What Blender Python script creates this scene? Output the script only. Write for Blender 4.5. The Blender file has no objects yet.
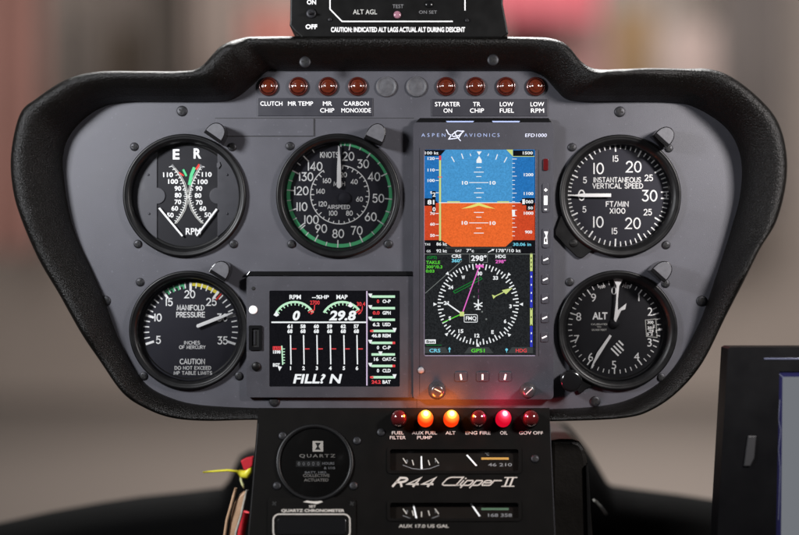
import bpy, math, random
from mathutils import Vector, Matrix
random.seed(7)
C = bpy.context.scene
S = 0.0007            # metres per photo pixel in the panel plane
D = 0.9               # camera distance to the panel plane

# ------------------------------------------------------------------ camera, world, lamps, exposure
cam_d = bpy.data.cameras.new("camera")
cam = bpy.data.objects.new("camera", cam_d)
C.collection.objects.link(cam)
cam.location = (0, -D, 0)
cam.rotation_euler = (math.radians(90), 0, 0)
cam_d.sensor_width = 36
cam_d.lens = 36 * D / (799 * S)
cam_d.clip_start = 0.02
cam_d.clip_end = 100
cam_d.dof.use_dof = True
cam_d.dof.focus_distance = D - 0.008
cam_d.dof.aperture_fstop = cam_d.lens / 36.0      # a 36 mm wide aperture
C.camera = cam
C.view_settings.view_transform = 'Standard'
C.view_settings.look = 'None'
C.view_settings.exposure = 0
C.view_settings.gamma = 1
C.render.film_transparent = False
try:
    C.cycles.use_denoising = True
    C.cycles.max_bounces = 6
    C.cycles.sample_clamp_indirect = 4
except Exception:
    pass

world = bpy.data.worlds.new("World")
C.world = world
world.use_nodes = True
bg = world.node_tree.nodes['Background']
bg.inputs[0].default_value = (0.85, 0.86, 0.95, 1)
bg.inputs[1].default_value = 0.04

def area(name, loc, target, size, power, color, sy=None, spread=180):
    l = bpy.data.lights.new(name, 'AREA')
    l.shape = 'RECTANGLE'
    l.spread = math.radians(spread); l.size = size; l.size_y = sy or size
    l.energy = power; l.color = color
    o = bpy.data.objects.new(name, l)
    C.collection.objects.link(o)
    o.location = loc
    o.rotation_euler = (Vector(target) - Vector(loc)).to_track_quat('-Z', 'Y').to_euler()
    return o
area("left_window_light", (-0.43, -0.36, 0.20), (-0.10, 0, 0.05), 0.085, 2.75, (0.96, 0.97, 1.0), spread=135)
area("right_window_light", (0.46, -0.36, 0.22), (0.20, 0, 0.05), 0.085, 1.6, (1.0, 0.95, 0.93), spread=95)
area("canopy_light", (0.0, 0.45, 0.75), (0, 0.0, 0.1), 0.5, 34, (1.0, 0.98, 0.96), 0.3)
area("hall_light", (1.5, 6.0, 4.0), (1.0, 14.0, -0.8), 5.0, 960, (1.0, 0.97, 0.93), 3.0)

# ------------------------------------------------------------------ frames: photo pixel -> point on a real plane
CAMP = Vector((0, -D, 0))
class Frame:
    def __init__(s, origin, tilt=0.0):
        s.o = Vector(origin); s.tilt = tilt
        s.n = Vector((0, -math.cos(tilt), math.sin(tilt)))
        s.rot = Matrix.Rotation(-tilt, 4, 'X')
    def p(s, px, py, dref=0.0):
        ray = Vector(((px - 399.5) * S, D, (267.5 - py) * S))
        o = s.o + s.n * (dref * S)
        t = (o - CAMP).dot(s.n) / ray.dot(s.n)
        return CAMP + ray * t
FLAT = Frame((0, 0, 0))
CON = Frame((0, -0.0125, (267.5 - 412) * S), math.radians(20))

def far(px, py, y):
    f = (D + y) / D
    return Vector(((px - 399.5) * S * f, y, (267.5 - py) * S * f))

# ------------------------------------------------------------------ materials
def lin(c):
    return tuple((v / 255 / 12.92) if v / 255 <= 0.04045 else ((v / 255 + 0.055) / 1.055) ** 2.4 for v in c)

def pbr(name, col, rough=0.5, metal=0.0, spec=0.5, var=0.0, vscale=40, bump=0.0, bscale=400, coat=0.0, srgb=True, trans=0.0, specks=False):
    m = bpy.data.materials.new(name); m.use_nodes = True
    nt = m.node_tree; b = nt.nodes['Principled BSDF']
    c = lin(col) if srgb else col
    b.inputs['Base Color'].default_value = (*c, 1)
    b.inputs['Roughness'].default_value = rough
    b.inputs['Metallic'].default_value = metal
    b.inputs['Specular IOR Level'].default_value = spec
    b.inputs['Coat Weight'].default_value = coat
    b.inputs['Transmission Weight'].default_value = trans
    tc = nt.nodes.new('ShaderNodeTexCoord')
    if var:
        n = nt.nodes.new('ShaderNodeTexNoise'); n.inputs['Scale'].default_value = vscale; n.inputs['Detail'].default_value = 6
        r = nt.nodes.new('ShaderNodeValToRGB')
        r.color_ramp.elements[0].position = 0.3; r.color_ramp.elements[1].position = 0.7
        r.color_ramp.elements[0].color = (*[v * (1 - var) for v in c], 1)
        r.color_ramp.elements[1].color = (*[min(1, v * (1 + var)) for v in c], 1)
        nt.links.new(tc.outputs['Object'], n.inputs['Vector'])
        nt.links.new(n.outputs['Fac'], r.inputs['Fac'])
        if specks:   # fine dust and tiny paint nicks
            n2 = nt.nodes.new('ShaderNodeTexNoise'); n2.inputs['Scale'].default_value = 420; n2.inputs['Detail'].default_value = 1
            r2 = nt.nodes.new('ShaderNodeValToRGB'); r2.color_ramp.elements[0].position = .70; r2.color_ramp.elements[1].position = .74
            mx = nt.nodes.new('ShaderNodeMixRGB'); mx.inputs['Color2'].default_value = (*[min(1, v * 1.35) for v in c], 1)
            nt.links.new(tc.outputs['Object'], n2.inputs['Vector']); nt.links.new(n2.outputs['Fac'], r2.inputs['Fac'])
            nt.links.new(r2.outputs['Color'], mx.inputs['Fac']); nt.links.new(r.outputs['Color'], mx.inputs['Color1'])
            nt.links.new(mx.outputs[0], b.inputs['Base Color'])
        else:
            nt.links.new(r.outputs['Color'], b.inputs['Base Color'])
        m2 = nt.nodes.new('ShaderNodeMath'); m2.operation = 'MULTIPLY_ADD'
        m2.inputs[1].default_value = 0.25; m2.inputs[2].default_value = rough - 0.12
        nt.links.new(n.outputs['Fac'], m2.inputs[0]); nt.links.new(m2.outputs[0], b.inputs['Roughness'])
    if bump:
        n = nt.nodes.new('ShaderNodeTexNoise'); n.inputs['Scale'].default_value = bscale; n.inputs['Detail'].default_value = 3
        bp = nt.nodes.new('ShaderNodeBump'); bp.inputs['Strength'].default_value = bump; bp.inputs['Distance'].default_value = 0.001
        nt.links.new(tc.outputs['Object'], n.inputs['Vector'])
        nt.links.new(n.outputs['Fac'], bp.inputs['Height'])
        nt.links.new(bp.outputs['Normal'], b.inputs['Normal'])
    return m

def emis(name, col, strength=1.0, grain=0.0):
    m = bpy.data.materials.new(name); m.use_nodes = True
    nt = m.node_tree; nt.nodes.clear()
    out = nt.nodes.new('ShaderNodeOutputMaterial'); e = nt.nodes.new('ShaderNodeEmission')
    c = lin(col)
    e.inputs[0].default_value = (*c, 1); e.inputs[1].default_value = strength
    if grain:
        tc = nt.nodes.new('ShaderNodeTexCoord')
        n = nt.nodes.new('ShaderNodeTexNoise'); n.inputs['Scale'].default_value = 1100; n.inputs['Detail'].default_value = 2
        mp = nt.nodes.new('ShaderNodeMapRange')
        mp.inputs['From Min'].default_value = 0.3; mp.inputs['From Max'].default_value = 0.7
        mp.inputs['To Min'].default_value = strength * (1 - grain); mp.inputs['To Max'].default_value = strength * (1 + grain)
        nt.links.new(tc.outputs['Object'], n.inputs['Vector']); nt.links.new(n.outputs['Fac'], mp.inputs['Value'])
        nt.links.new(mp.outputs[0], e.inputs[1])
    nt.links.new(e.outputs[0], out.inputs[0])
    return m

def glassmat(name, rough=0.03, fac=1.0):
    m = bpy.data.materials.new(name); m.use_nodes = True
    nt = m.node_tree; nt.nodes.clear()
    out = nt.nodes.new('ShaderNodeOutputMaterial'); mx = nt.nodes.new('ShaderNodeMixShader')
    t = nt.nodes.new('ShaderNodeBsdfTransparent'); g = nt.nodes.new('ShaderNodeBsdfGlossy'); g.inputs['Roughness'].default_value = rough
    t.inputs[0].default_value = (0.97, 0.97, 0.97, 1)
    f = nt.nodes.new('ShaderNodeFresnel'); f.inputs[0].default_value = 1.4
    mu = nt.nodes.new('ShaderNodeMath'); mu.operation = 'MULTIPLY'; mu.inputs[1].default_value = fac
    tc = nt.nodes.new('ShaderNodeTexCoord'); nz = nt.nodes.new('ShaderNodeTexNoise'); nz.inputs['Scale'].default_value = 90; nz.inputs['Detail'].default_value = 5
    mr = nt.nodes.new('ShaderNodeMapRange'); mr.inputs['From Min'].default_value = .45; mr.inputs['From Max'].default_value = .75
    mr.inputs['To Min'].default_value = rough; mr.inputs['To Max'].default_value = rough + .3
    nt.links.new(tc.outputs['Object'], nz.inputs['Vector']); nt.links.new(nz.outputs['Fac'], mr.inputs['Value']); nt.links.new(mr.outputs[0], g.inputs['Roughness'])
    nt.links.new(f.outputs[0], mu.inputs[0]); nt.links.new(mu.outputs[0], mx.inputs[0])
    nt.links.new(t.outputs[0], mx.inputs[1]); nt.links.new(g.outputs[0], mx.inputs[2]); nt.links.new(mx.outputs[0], out.inputs[0])
    return m

def litlens(name, core, mid, edge, r0, s_core, s_mid, s_edge):
    m = bpy.data.materials.new(name); m.use_nodes = True
    nt = m.node_tree; nt.nodes.clear()
    out = nt.nodes.new('ShaderNodeOutputMaterial'); e = nt.nodes.new('ShaderNodeEmission')
    tc = nt.nodes.new('ShaderNodeTexCoord'); ln = nt.nodes.new('ShaderNodeVectorMath'); ln.operation = 'LENGTH'
    mp = nt.nodes.new('ShaderNodeMapRange'); mp.inputs['From Max'].default_value = r0
    r = nt.nodes.new('ShaderNodeValToRGB')
    els = r.color_ramp.elements
    els[0].position = 0.0; els[0].color = (*[v * s_core / 10 for v in lin(core)], 1)
    els[1].position = 1.0; els[1].color = (*[v * s_edge / 10 for v in lin(edge)], 1)
    k = els.new(0.34); k.color = (*[v * s_mid * 1.5 / 10 for v in lin(mid)], 1)
    k = els.new(0.62); k.color = (*[(v * .4 + w * .6) * s_mid * .62 / 10 for v, w in zip(lin(mid), lin(edge))], 1)
    mpn = nt.nodes.new('ShaderNodeMapping'); mpn.inputs['Scale'].default_value = (1, 0.0, 0.85)
    nt.links.new(tc.outputs['Object'], mpn.inputs[0]); nt.links.new(mpn.outputs[0], ln.inputs[0])
    nt.links.new(ln.outputs['Value'], mp.inputs['Value']); nt.links.new(mp.outputs[0], r.inputs['Fac'])
    e.inputs[1].default_value = 10
    nt.links.new(r.outputs['Color'], e.inputs[0]); nt.links.new(e.outputs[0], out.inputs[0])
    return m

M = dict(
    panel=pbr('panel_grey_paint', (67, 67, 73), 0.5, spec=.35, var=0.12, vscale=34, bump=0.16, bscale=2200, specks=True),
    panel_edge=pbr('panel_dark_edge', (22, 22, 24), 0.6),
    plate=pbr('display_case_grey', (52, 52, 58), 0.5, var=0.08, vscale=70, bump=0.15, bscale=2400, specks=True),
    plate2=pbr('flight_display_case', (43, 43, 51), 0.55, var=0.10, vscale=60, bump=0.15, bscale=2400, specks=True),
    cowl=pbr('cowl_textured_black', (9, 8, 7), 0.33, spec=0.2, var=0.1, vscale=500, bump=0.75, bscale=1150),
    black=pbr('black_satin', (12, 12, 12), 0.45, spec=0.2, var=0.1, vscale=90),
    gloss=pbr('black_gloss', (16, 16, 17), 0.18, coat=0.3),
    bezel=pbr('bezel_black', (10, 10, 11), 0.42, spec=0.25, var=0.1, vscale=120),
    dial=pbr('dial_black_matt', (42, 42, 50), 0.65, spec=0.2, var=0.05, vscale=300),
    dial2=pbr('dial_dark', (34, 34, 38), 0.65, spec=0.2),
    dialplate=pbr('dial_side_plate', (56, 56, 62), 0.5, var=0.05, vscale=200),
    console=pbr('console_black', (12, 11, 10), 0.6, spec=0.05, var=0.2, vscale=60),
    white=pbr('white_paint', (248, 248, 248), 0.6, spec=0.2),
    cream=pbr('cream_paint', (205, 205, 200), 0.6, spec=0.2),
    grey=pbr('grey_paint', (120, 120, 122), 0.6, spec=0.2),
    green=pbr('green_paint', (92, 200, 138), 0.6, spec=0.2),
    dimwhite=pbr('dim_white', (130, 130, 132), 0.5),
    yellow=pbr('yellow_paint', (225, 210, 70), 0.6, spec=0.2),
    red=pbr('red_paint', (215, 60, 50), 0.6, spec=0.2),
    cap=pbr('post_light_cap', (84, 84, 88), 0.5, spec=.3, var=0.12, vscale=300, bump=0.1, bscale=1500),
    steel=pbr('screw_steel', (46, 46, 49), 0.5, metal=0.7),
    slot=pbr('slot_dark', (8, 8, 8), 0.8),
    placard=pbr('placard_black', (32, 32, 40), 0.5, var=0.06, vscale=80),
    lens=pbr('red_lens', (80, 30, 16), 0.14, coat=1.0, spec=0.6),
    lens_dark=pbr('dark_red_lens', (78, 16, 18), 0.12, coat=1.0, spec=0.7),
    lring=pbr('lamp_ring', (70, 26, 20), 0.25, metal=0.3, coat=0.6),
    plug=pbr('plug_grey', (68, 68, 72), 0.5, var=0.18, vscale=350, bump=0.15, bscale=1200),
    glass=glassmat('cover_glass', 0.03, 0.8),
    sglass=glassmat('screen_glass', 0.08, 0.5),
    scr_black=emis('screen_black', (20, 20, 24), 1.0, 0.25), scr_dark=emis('screen_noisy_black', (36, 38, 40), 1.0, 0.45),
    e_white=emis('screen_white', (245, 248, 250)),
    e_lilac=emis('screen_lilac', (215, 195, 225)),
    e_mint=emis('screen_mint', (195, 240, 205)),
    e_green=emis('screen_green', (95, 215, 60)),
    e_dgreen=emis('screen_deep_green', (20, 130, 50)),
    e_red=emis('screen_red', (235, 70, 75)),
    e_mag=emis('screen_magenta', (235, 110, 205)),
    e_dmag=emis('screen_purple', (120, 60, 110)),
    e_cyan=emis('screen_cyan', (120, 215, 240)),
    e_yellow=emis('screen_yellow', (235, 225, 120)),
    e_yg=emis('screen_yellow_green', (205, 220, 135)),
    e_grey=emis('screen_grey', (120, 125, 122)),
    e_dgrey=emis('screen_dark_grey', (62, 66, 66)),
    e_sky=emis('screen_sky', (74, 152, 208), 1.0, 0.16),
    e_sky2=emis('screen_sky_tape', (40, 116, 186), 1.0, 0.16),
    e_gnd=emis('screen_ground', (236, 106, 48), 1.0, 0.16),
    e_gnd2=emis('screen_ground_tape', (208, 74, 40), 1.0, 0.16),
    e_blue=emis('screen_blue', (50, 60, 190)),
    e_bezel_glow=emis('bezel_glow_violet', (150, 150, 240), 1.1),  # emissive border strips stand in for the screen's glow on the bezel
)
MI = {}

# ------------------------------------------------------------------ stroke lettering
def arc(cx, cy, rx, ry, a0, a1, n=None):
    n = n or max(4, int(abs(a1 - a0) / 18))
    return [(cx + rx * math.cos(math.radians(a0 + (a1 - a0) * i / n)), cy + ry * math.sin(math.radians(a0 + (a1 - a0) * i / n))) for i in range(n + 1)]
G = {
 '0': (.60, [arc(.3, .5, .3, .5, 90, 450)]),
 '1': (.14, [[(.07, 0), (.07, 1)]]),
 '2': (.58, [arc(.28, .71, .27, .29, 165, -38) + [(0, 0), (.58, 0)]]),
 '3': (.56, [[(.02, 1), (.5, 1), (.22, .6)] + arc(.26, .3, .29, .3, 95, -150)]),
 '4': (.62, [[(.45, 0), (.45, 1), (0, .26), (.62, .26)]]),
 '5': (.56, [[(.5, 1), (.1, 1), (.06, .56)] + arc(.26, .32, .29, .32, 125, -150)]),
 '6': (.58, [[(.42, 1), (.05, .42)], arc(.29, .3, .28, .3, 0, 360)]),
 '7': (.56, [[(0, 1), (.55, 1), (.18, 0)]]),
 '8': (.56, [arc(.28, .76, .22, .24, -90, 270), arc(.28, .26, .28, .26, 90, 450)]),
 '9': (.58, [[(.16, 0), (.53, .58)], arc(.29, .7, .28, .3, 0, 360)]),
 'A': (.66, [[(0, 0), (.33, 1), (.66, 0)], [(.12, .33), (.54, .33)]]),
 'B': (.5, [[(0, 0), (0, 1)] + arc(.24, .76, .22, .24, 90, -90) + [(.0, .52)], arc(.24, .26, .26, .26, 90, -90) + [(0, 0)]]),
 'C': (.6, [arc(.38, .5, .38, .5, 50, 310)]),
 'D': (.6, [[(0, 0), (0, 1), (.2, 1)] + arc(.2, .5, .4, .5, 90, -90) + [(0, 0)]]),
 'E': (.48, [[(.48, 1), (0, 1), (0, 0), (.48, 0)], [(0, .52), (.42, .52)]]),
 'F': (.46, [[(.46, 1), (0, 1), (0, 0)], [(0, .52), (.4, .52)]]),
 'G': (.68, [arc(.38, .5, .38, .5, 50, 340) + [(.72, .48), (.42, .48)]]),
 'H': (.56, [[(0, 0), (0, 1)], [(.56, 0), (.56, 1)], [(0, .52), (.56, .52)]]),
 'I': (.08, [[(.04, 0), (.04, 1)]]),
 'J': (.4, [[(.4, 1), (.4, .25)] + arc(.2, .22, .2, .22, 0, -180)]),
 'K': (.55, [[(0, 0), (0, 1)], [(.52, 1), (0, .42)], [(.16, .6), (.55, 0)]]),
 'L': (.42, [[(0, 1), (0, 0), (.42, 0)]]),
 'M': (.74, [[(0, 0), (.08, 1), (.37, .15), (.66, 1), (.74, 0)]]),
 'N': (.6, [[(0, 0), (0, 1), (.6, 0), (.6, 1)]]),
 'O': (.76, [arc(.38, .5, .38, .5, 90, 450)]),
 'P': (.48, [[(0, 0), (0, 1), (.2, 1)] + arc(.2, .74, .28, .26, 90, -90) + [(0, .48)]]),
 'Q': (.78, [arc(.38, .5, .38, .5, 90, 450), [(.48, .22), (.78, -.05)]]),
 'R': (.52, [[(0, 0), (0, 1), (.2, 1)] + arc(.22, .74, .28, .26, 90, -90) + [(0, .48)], [(.24, .48), (.52, 0)]]),
 'S': (.5, [arc(.25, .75, .23, .25, 30, 270) + arc(.25, .25, .25, .25, 90, -150)]),
 'T': (.54, [[(0, 1), (.54, 1)], [(.27, 1), (.27, 0)]]),
 'U': (.56, [[(0, 1), (0, .28)] + arc(.28, .28, .28, .28, 180, 360) + [(.56, 1)]]),
 'V': (.62, [[(0, 1), (.31, 0), (.62, 1)]]),
 'W': (.9, [[(0, 1), (.22, 0), (.45, .9), (.68, 0), (.9, 1)]]),
 'X': (.58, [[(0, 0), (.58, 1)], [(0, 1), (.58, 0)]]),
 'Y': (.58, [[(0, 1), (.29, .5), (.58, 1)], [(.29, .5), (.29, 0)]]),
 'Z': (.56, [[(0, 1), (.56, 1), (0, 0), (.56, 0)]]),
 '/': (.4, [[(0, -.05), (.4, 1.05)]]),
 '-': (.35, [[(0, .48), (.35, .48)]]),
 '+': (.6, [[(0, .48), (.6, .48)], [(.3, .18), (.3, .78)]]),
 '.': (.1, [[(.05, 0), (.05, .12)]]),
 '&': (.5, [[(.5, 0), (.08, .75)] + arc(.22, .8, .15, .2, 180, 0) + [(0, .25)] + arc(.2, .2, .2, .2, 180, 350)]),
 # retro script letters for the console lettering
 'c': (1.0, [[(1.05, .86), (.98, 1.05), (.3, 1.05)] + arc(.3, .72, .26, .33, 90, 180) + [(.04, .3)] + arc(.3, .26, .26, .26, 180, 270) + [(1.25, 0)]]),
 'l': (.22, [[(.05, 1.1), (.05, .12), (.12, 0), (.25, 0)]]),
 'i': (.22, [[(.05, .62), (.05, .12), (.12, 0), (.25, 0)], [(.05, .84), (.05, .94)]]),
 'p': (.62, [[(.05, -.32), (.05, .62), (.45, .62), (.52, .52), (.52, .1), (.45, 0), (.05, 0)]]),
 'e': (.58, [[(.05, .32), (.5, .32), (.5, .54), (.42, .62), (.12, .62), (.05, .54), (.05, .1), (.12, 0), (.6, 0)]]),
 'r': (.5, [[(.05, 0), (.05, .62), (.55, .62)]]),
}
FC = {}
def sansmesh(s, bold, space):
    key = (s, bold, space)
    if key in FC: return FC[key]
    cu = bpy.data.curves.new('lettering', 'FONT'); cu.body = s; cu.size = 1; cu.offset = bold; cu.space_character = space
    cu.resolution_u = 3; cu.fill_mode = 'FRONT'
    o = bpy.data.objects.new('lettering', cu); C.collection.objects.link(o)
    bpy.context.view_layer.update()
    me = bpy.data.meshes.new_from_object(o)
    vs = [(v.co.x, v.co.y) for v in me.vertices]; fs = [tuple(p.vertices) for p in me.polygons]
    bpy.data.meshes.remove(me); bpy.data.objects.remove(o); bpy.data.curves.remove(cu)
    FC[key] = (vs, fs)
    return FC[key]
_h = sansmesh('H', 0, 1)[0]
CAPH = max(v[1] for v in _h) - min(v[1] for v in _h)

# ------------------------------------------------------------------ mesh builder: photo pixels + depth (pixels towards the viewer)
class MB:
    def __init__(s, frame=FLAT, dref=0.0, world=False):
        s.f = frame; s.dref = dref; s.v = []; s.fc = []; s.mi = []; s.mats = []; s.sm = []; s.lift = 0.0
        s.rot2 = None
    def m(s, mat):
        mt = M[mat] if isinstance(mat, str) else mat
        if mt not in s.mats: s.mats.append(mt)
        return s.mats.index(mt)
    def P(s, x, y, d):
        return s.f.p(x, y, s.dref) + s.f.n * ((d - s.dref) * S)
    def add(s, pts3, faces, mat, smooth=False):
        b = len(s.v); s.v += [Vector(p) for p in pts3]; k = s.m(mat)
        for f in faces:
            s.fc.append(tuple(b + i for i in f)); s.mi.append(k); s.sm.append(smooth)
    def poly(s, pts, d, mat):
        s.add([s.P(x, y, d) for x, y in pts], [tuple(range(len(pts)))], mat)
    def rect(s, x0, y0, x1, y1, d, mat):
        s.poly([(x0, y0), (x1, y0), (x1, y1), (x0, y1)], d, mat)
    def prism(s, pts, d0, d1, mat, ch=0.0, back=False):
        n = len(pts)
        cx = sum(p[0] for p in pts) / n; cy = sum(p[1] for p in pts) / n
        rings = [(pts, d0)]
        if ch:
            ins = inset(pts, ch)
            rings += [(pts, d1 - ch), (inset(pts, ch * .3), d1 - ch * .3), (ins, d1)]
        else:
            rings += [(pts, d1)]
        V = []
        for r, d in rings: V += [s.P(x, y, d) for x, y in r]
        F = []
        for k in range(len(rings) - 1):
            for i in range(n):
                j = (i + 1) % n
                F.append((k * n + i, k * n + j, (k + 1) * n + j, (k + 1) * n + i))
        F.append(tuple(range((len(rings) - 1) * n, len(rings) * n)))
        if back: F.append(tuple(reversed(range(n))))
        s.add(V, F, mat)
    def revolve(s, c, prof, mat, n=72, smooth=True, cap=False):
        V = []; F = []
        for i in range(n):
            a = 2 * math.pi * i / n
            for r, d in prof: V.append(s.P(c[0] + r * math.cos(a), c[1] - r * math.sin(a), d))
        m = len(prof)
        for i in range(n):
            j = (i + 1) % n
            for k in range(m - 1): F.append((i * m + k, j * m + k, j * m + k + 1, i * m + k + 1))
        if cap: F.append(tuple(i * m + m - 1 for i in range(n)))
        s.add(V, F, mat, smooth)
    def disc(s, c, r, d, mat, n=32):
        s.poly([(c[0] + r * math.cos(2 * math.pi * i / n), c[1] - r * math.sin(2 * math.pi * i / n)) for i in range(n)], d, mat)
    def ring(s, c, r0, r1, d, mat, a0=0, a1=360, n=None):
        # clock angles: 0 up, clockwise
        n = n or max(2, int(abs(a1 - a0) / 4)); V = []
        for i in range(n + 1):
            a = math.radians(a0 + (a1 - a0) * i / n)
            for r in (r0, r1): V.append(s.P(c[0] + r * math.sin(a), c[1] - r * math.cos(a), d))
        s.add(V, [(2 * i, 2 * i + 1, 2 * i + 3, 2 * i + 2) for i in range(n)], mat)
    def tick(s, c, a, r0, r1, w, d, mat):
        a = math.radians(a); ux, uy = math.sin(a), -math.cos(a); nx, ny = -uy * w / 2, ux * w / 2
        s.poly([(c[0] + ux * r0 + nx, c[1] + uy * r0 + ny), (c[0] + ux * r1 + nx, c[1] + uy * r1 + ny),
                (c[0] + ux * r1 - nx, c[1] + uy * r1 - ny), (c[0] + ux * r0 - nx, c[1] + uy * r0 - ny)], d, mat)
    def line(s, pts, w, d, mat, closed=False):
        P = list(pts); n = len(P)
        if closed and P[0] != P[-1]: pass
        if closed and (abs(P[0][0] - P[-1][0]) + abs(P[0][1] - P[-1][1])) < 1e-6: P = P[:-1]; n -= 1
        V = []
        for i in range(n):
            if closed: a, b, c = P[i - 1], P[i], P[(i + 1) % n]
            else: a, b, c = P[max(i - 1, 0)], P[i], P[min(i + 1, n - 1)]
            d1 = Vector((b[0] - a[0], b[1] - a[1])); d2 = Vector((c[0] - b[0], c[1] - b[1]))
            if d1.length < 1e-9: d1 = d2
            if d2.length < 1e-9: d2 = d1
            d1.normalize(); d2.normalize()
            t = d1 + d2
            if t.length < 1e-3: t = Vector((-d1.y, d1.x))
            t.normalize(); nn = Vector((-t.y, t.x)); cs = max(0.45, nn.dot(Vector((-d1.y, d1.x))))
            o = nn * (w / 2 / cs)
            e = Vector((0, 0))
            if not closed and i == 0: e = -d2 * w * .32
            if not closed and i == n - 1: e = d1 * w * .32
            V.append(s.P(b[0] + o.x + e.x, b[1] + o.y + e.y, d)); V.append(s.P(b[0] - o.x + e.x, b[1] - o.y + e.y, d))
        F = [(2 * i, 2 * i + 1, 2 * i + 3, 2 * i + 2) for i in range(n - 1)]
        if closed: F.append((2 * n - 2, 2 * n - 1, 1, 0))
        s.add(V, F, mat)
    def stext(s, t, cx, cy, h, d, mat, w=None, wt=0.13, slant=0.0, gap=0.22, rot=0):
        x = 0; items = []
        for ch in t:
            if ch == ' ': x += .45; continue
            gw, st = G[ch]; items.append((x, st)); x += gw + gap
        tot = x - gap; sx = (w / (tot * h)) if w else 1.0
        cr, sr = math.cos(math.radians(rot)), math.sin(math.radians(rot))
        k = 0
        for ox, st in items:
            for q, pl in enumerate(st):
                pts = []
                for gx, gy in pl:
                    lx = (ox + gx + slant * (gy - .5) - tot / 2) * h * sx; ly = -(gy - .5) * h
                    pts.append((cx + lx * cr - ly * sr, cy + lx * sr + ly * cr))
                closed = len(pts) > 3 and abs(pts[0][0] - pts[-1][0]) + abs(pts[0][1] - pts[-1][1]) < 1e-5
                s.line(pts, wt * h, d + 0.02 * (q + 1), mat, closed)
    def text(s, t, cx, cy, h, d, mat, w=None, bold=0.02, slant=0.0, space=1.0, rot=0):
        vs, fs = sansmesh(t, bold, space)
        if not vs: return
        x0 = min(v[0] for v in vs); x1 = max(v[0] for v in vs)
        k = h / (CAPH + 2 * bold); kx = (w / (x1 - x0)) if w else k
        cr, sr = math.cos(math.radians(rot)), math.sin(math.radians(rot))
        V = []
        for x, y in vs:
            lx = (x - (x0 + x1) / 2) * kx + slant * (y - CAPH / 2) * k; ly = -(y - CAPH / 2) * k
            V.append(s.P(cx + lx * cr - ly * sr, cy + lx * sr + ly * cr, d))
        s.add(V, fs, mat)
    def fill(s, polys, d0, d1, mat):
        cu = bpy.data.curves.new('plate', 'CURVE'); cu.dimensions = '2D'; cu.fill_mode = 'BOTH'; cu.extrude = 0.5
        for pl in polys:
            sp = cu.splines.new('POLY'); sp.points.add(len(pl) - 1); sp.use_cyclic_u = True
            for i, (x, y) in enumerate(pl): sp.points[i].co = (x, y, 0, 1)
        o = bpy.data.objects.new('plate', cu); C.collection.objects.link(o); bpy.context.view_layer.update()
        me = bpy.data.meshes.new_from_object(o)
        s.add([s.P(v.co.x, v.co.y, d0 + (v.co.z + .5) * (d1 - d0)) for v in me.vertices], [tuple(p.vertices) for p in me.polygons], mat)
        bpy.data.meshes.remove(me); bpy.data.objects.remove(o); bpy.data.curves.remove(cu)
    def tube(s, pts, r, mat, n=10):
        # pts: world vectors; r float or list
        V = []; F = []; m = len(pts)
        for i, p in enumerate(pts):
            t = (pts[min(i + 1, m - 1)] - pts[max(i - 1, 0)]).normalized()
            a = t.cross(Vector((0.1, 0.9, 0.3))).normalized(); b = t.cross(a)
            rr = r[i] if isinstance(r, (list, tuple)) else r
            for k in range(n):
                q = 2 * math.pi * k / n; V.append(p + a * (rr * math.cos(q)) + b * (rr * math.sin(q)))
        for i in range(m - 1):
            for k in range(n):
                F.append((i * n + k, i * n + (k + 1) % n, (i + 1) * n + (k + 1) % n, (i + 1) * n + k))
        F.append(tuple(range(n))); F.append(tuple(range((m - 1) * n, m * n)))
        s.add(V, F, mat, True)
    def build(s, name, parent=None, label=None):
        inv = Matrix.Identity(4)
        if parent is not None:
            q = parent
            while q.parent is not None: q = q.parent
            inv = (Matrix.Translation(q.location) @ q.rotation_euler.to_matrix().to_4x4()).inverted()
        me = bpy.data.meshes.new(name)
        me.from_pydata([inv @ v for v in s.v], [], s.fc)
        for m in s.mats: me.materials.append(m)
        me.polygons.foreach_set('material_index', s.mi)
        me.polygons.foreach_set('use_smooth', s.sm)
        me.update()
        o = bpy.data.objects.new(name, me); C.collection.objects.link(o)
        if parent is not None: o.parent = parent
        if label: o['label'] = label
        return o

def inset(pts, a):
    n = len(pts)
    area2 = sum(pts[i][0] * pts[(i + 1) % n][1] - pts[(i + 1) % n][0] * pts[i][1] for i in range(n))
    sg = 1 if area2 > 0 else -1
    out = []
    for i in range(n):
        p, q, r = Vector(pts[i - 1]), Vector(pts[i]), Vector(pts[(i + 1) % n])
        d1 = (q - p); d2 = (r - q)
        if d1.length < 1e-9: d1 = d2
        if d2.length < 1e-9: d2 = d1
        d1 = d1.normalized(); d2 = d2.normalized()
        n1 = Vector((-d1.y, d1.x)) * sg; n2 = Vector((-d2.y, d2.x)) * sg
        m = (n1 + n2)
        m = m.normalized() if m.length > 1e-6 else n1
        out.append(tuple(q + m * (a / max(.4, m.dot(n1)))))
    return out

def rrect(x0, y0, x1, y1, r, n=5):
    pts = []
    for cx, cy, a in ((x1 - r, y0 + r, -90), (x1 - r, y1 - r, 0), (x0 + r, y1 - r, 90), (x0 + r, y0 + r, 180)):
        for i in range(n + 1):
            t = math.radians(a + 90 * i / n); pts.append((cx + r * math.cos(t), cy + r * math.sin(t)))
    return pts
def circ(c, r, n=64):
    return [(c[0] + r * math.cos(2 * math.pi * i / n), c[1] + r * math.sin(2 * math.pi * i / n)) for i in range(n)]

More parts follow.
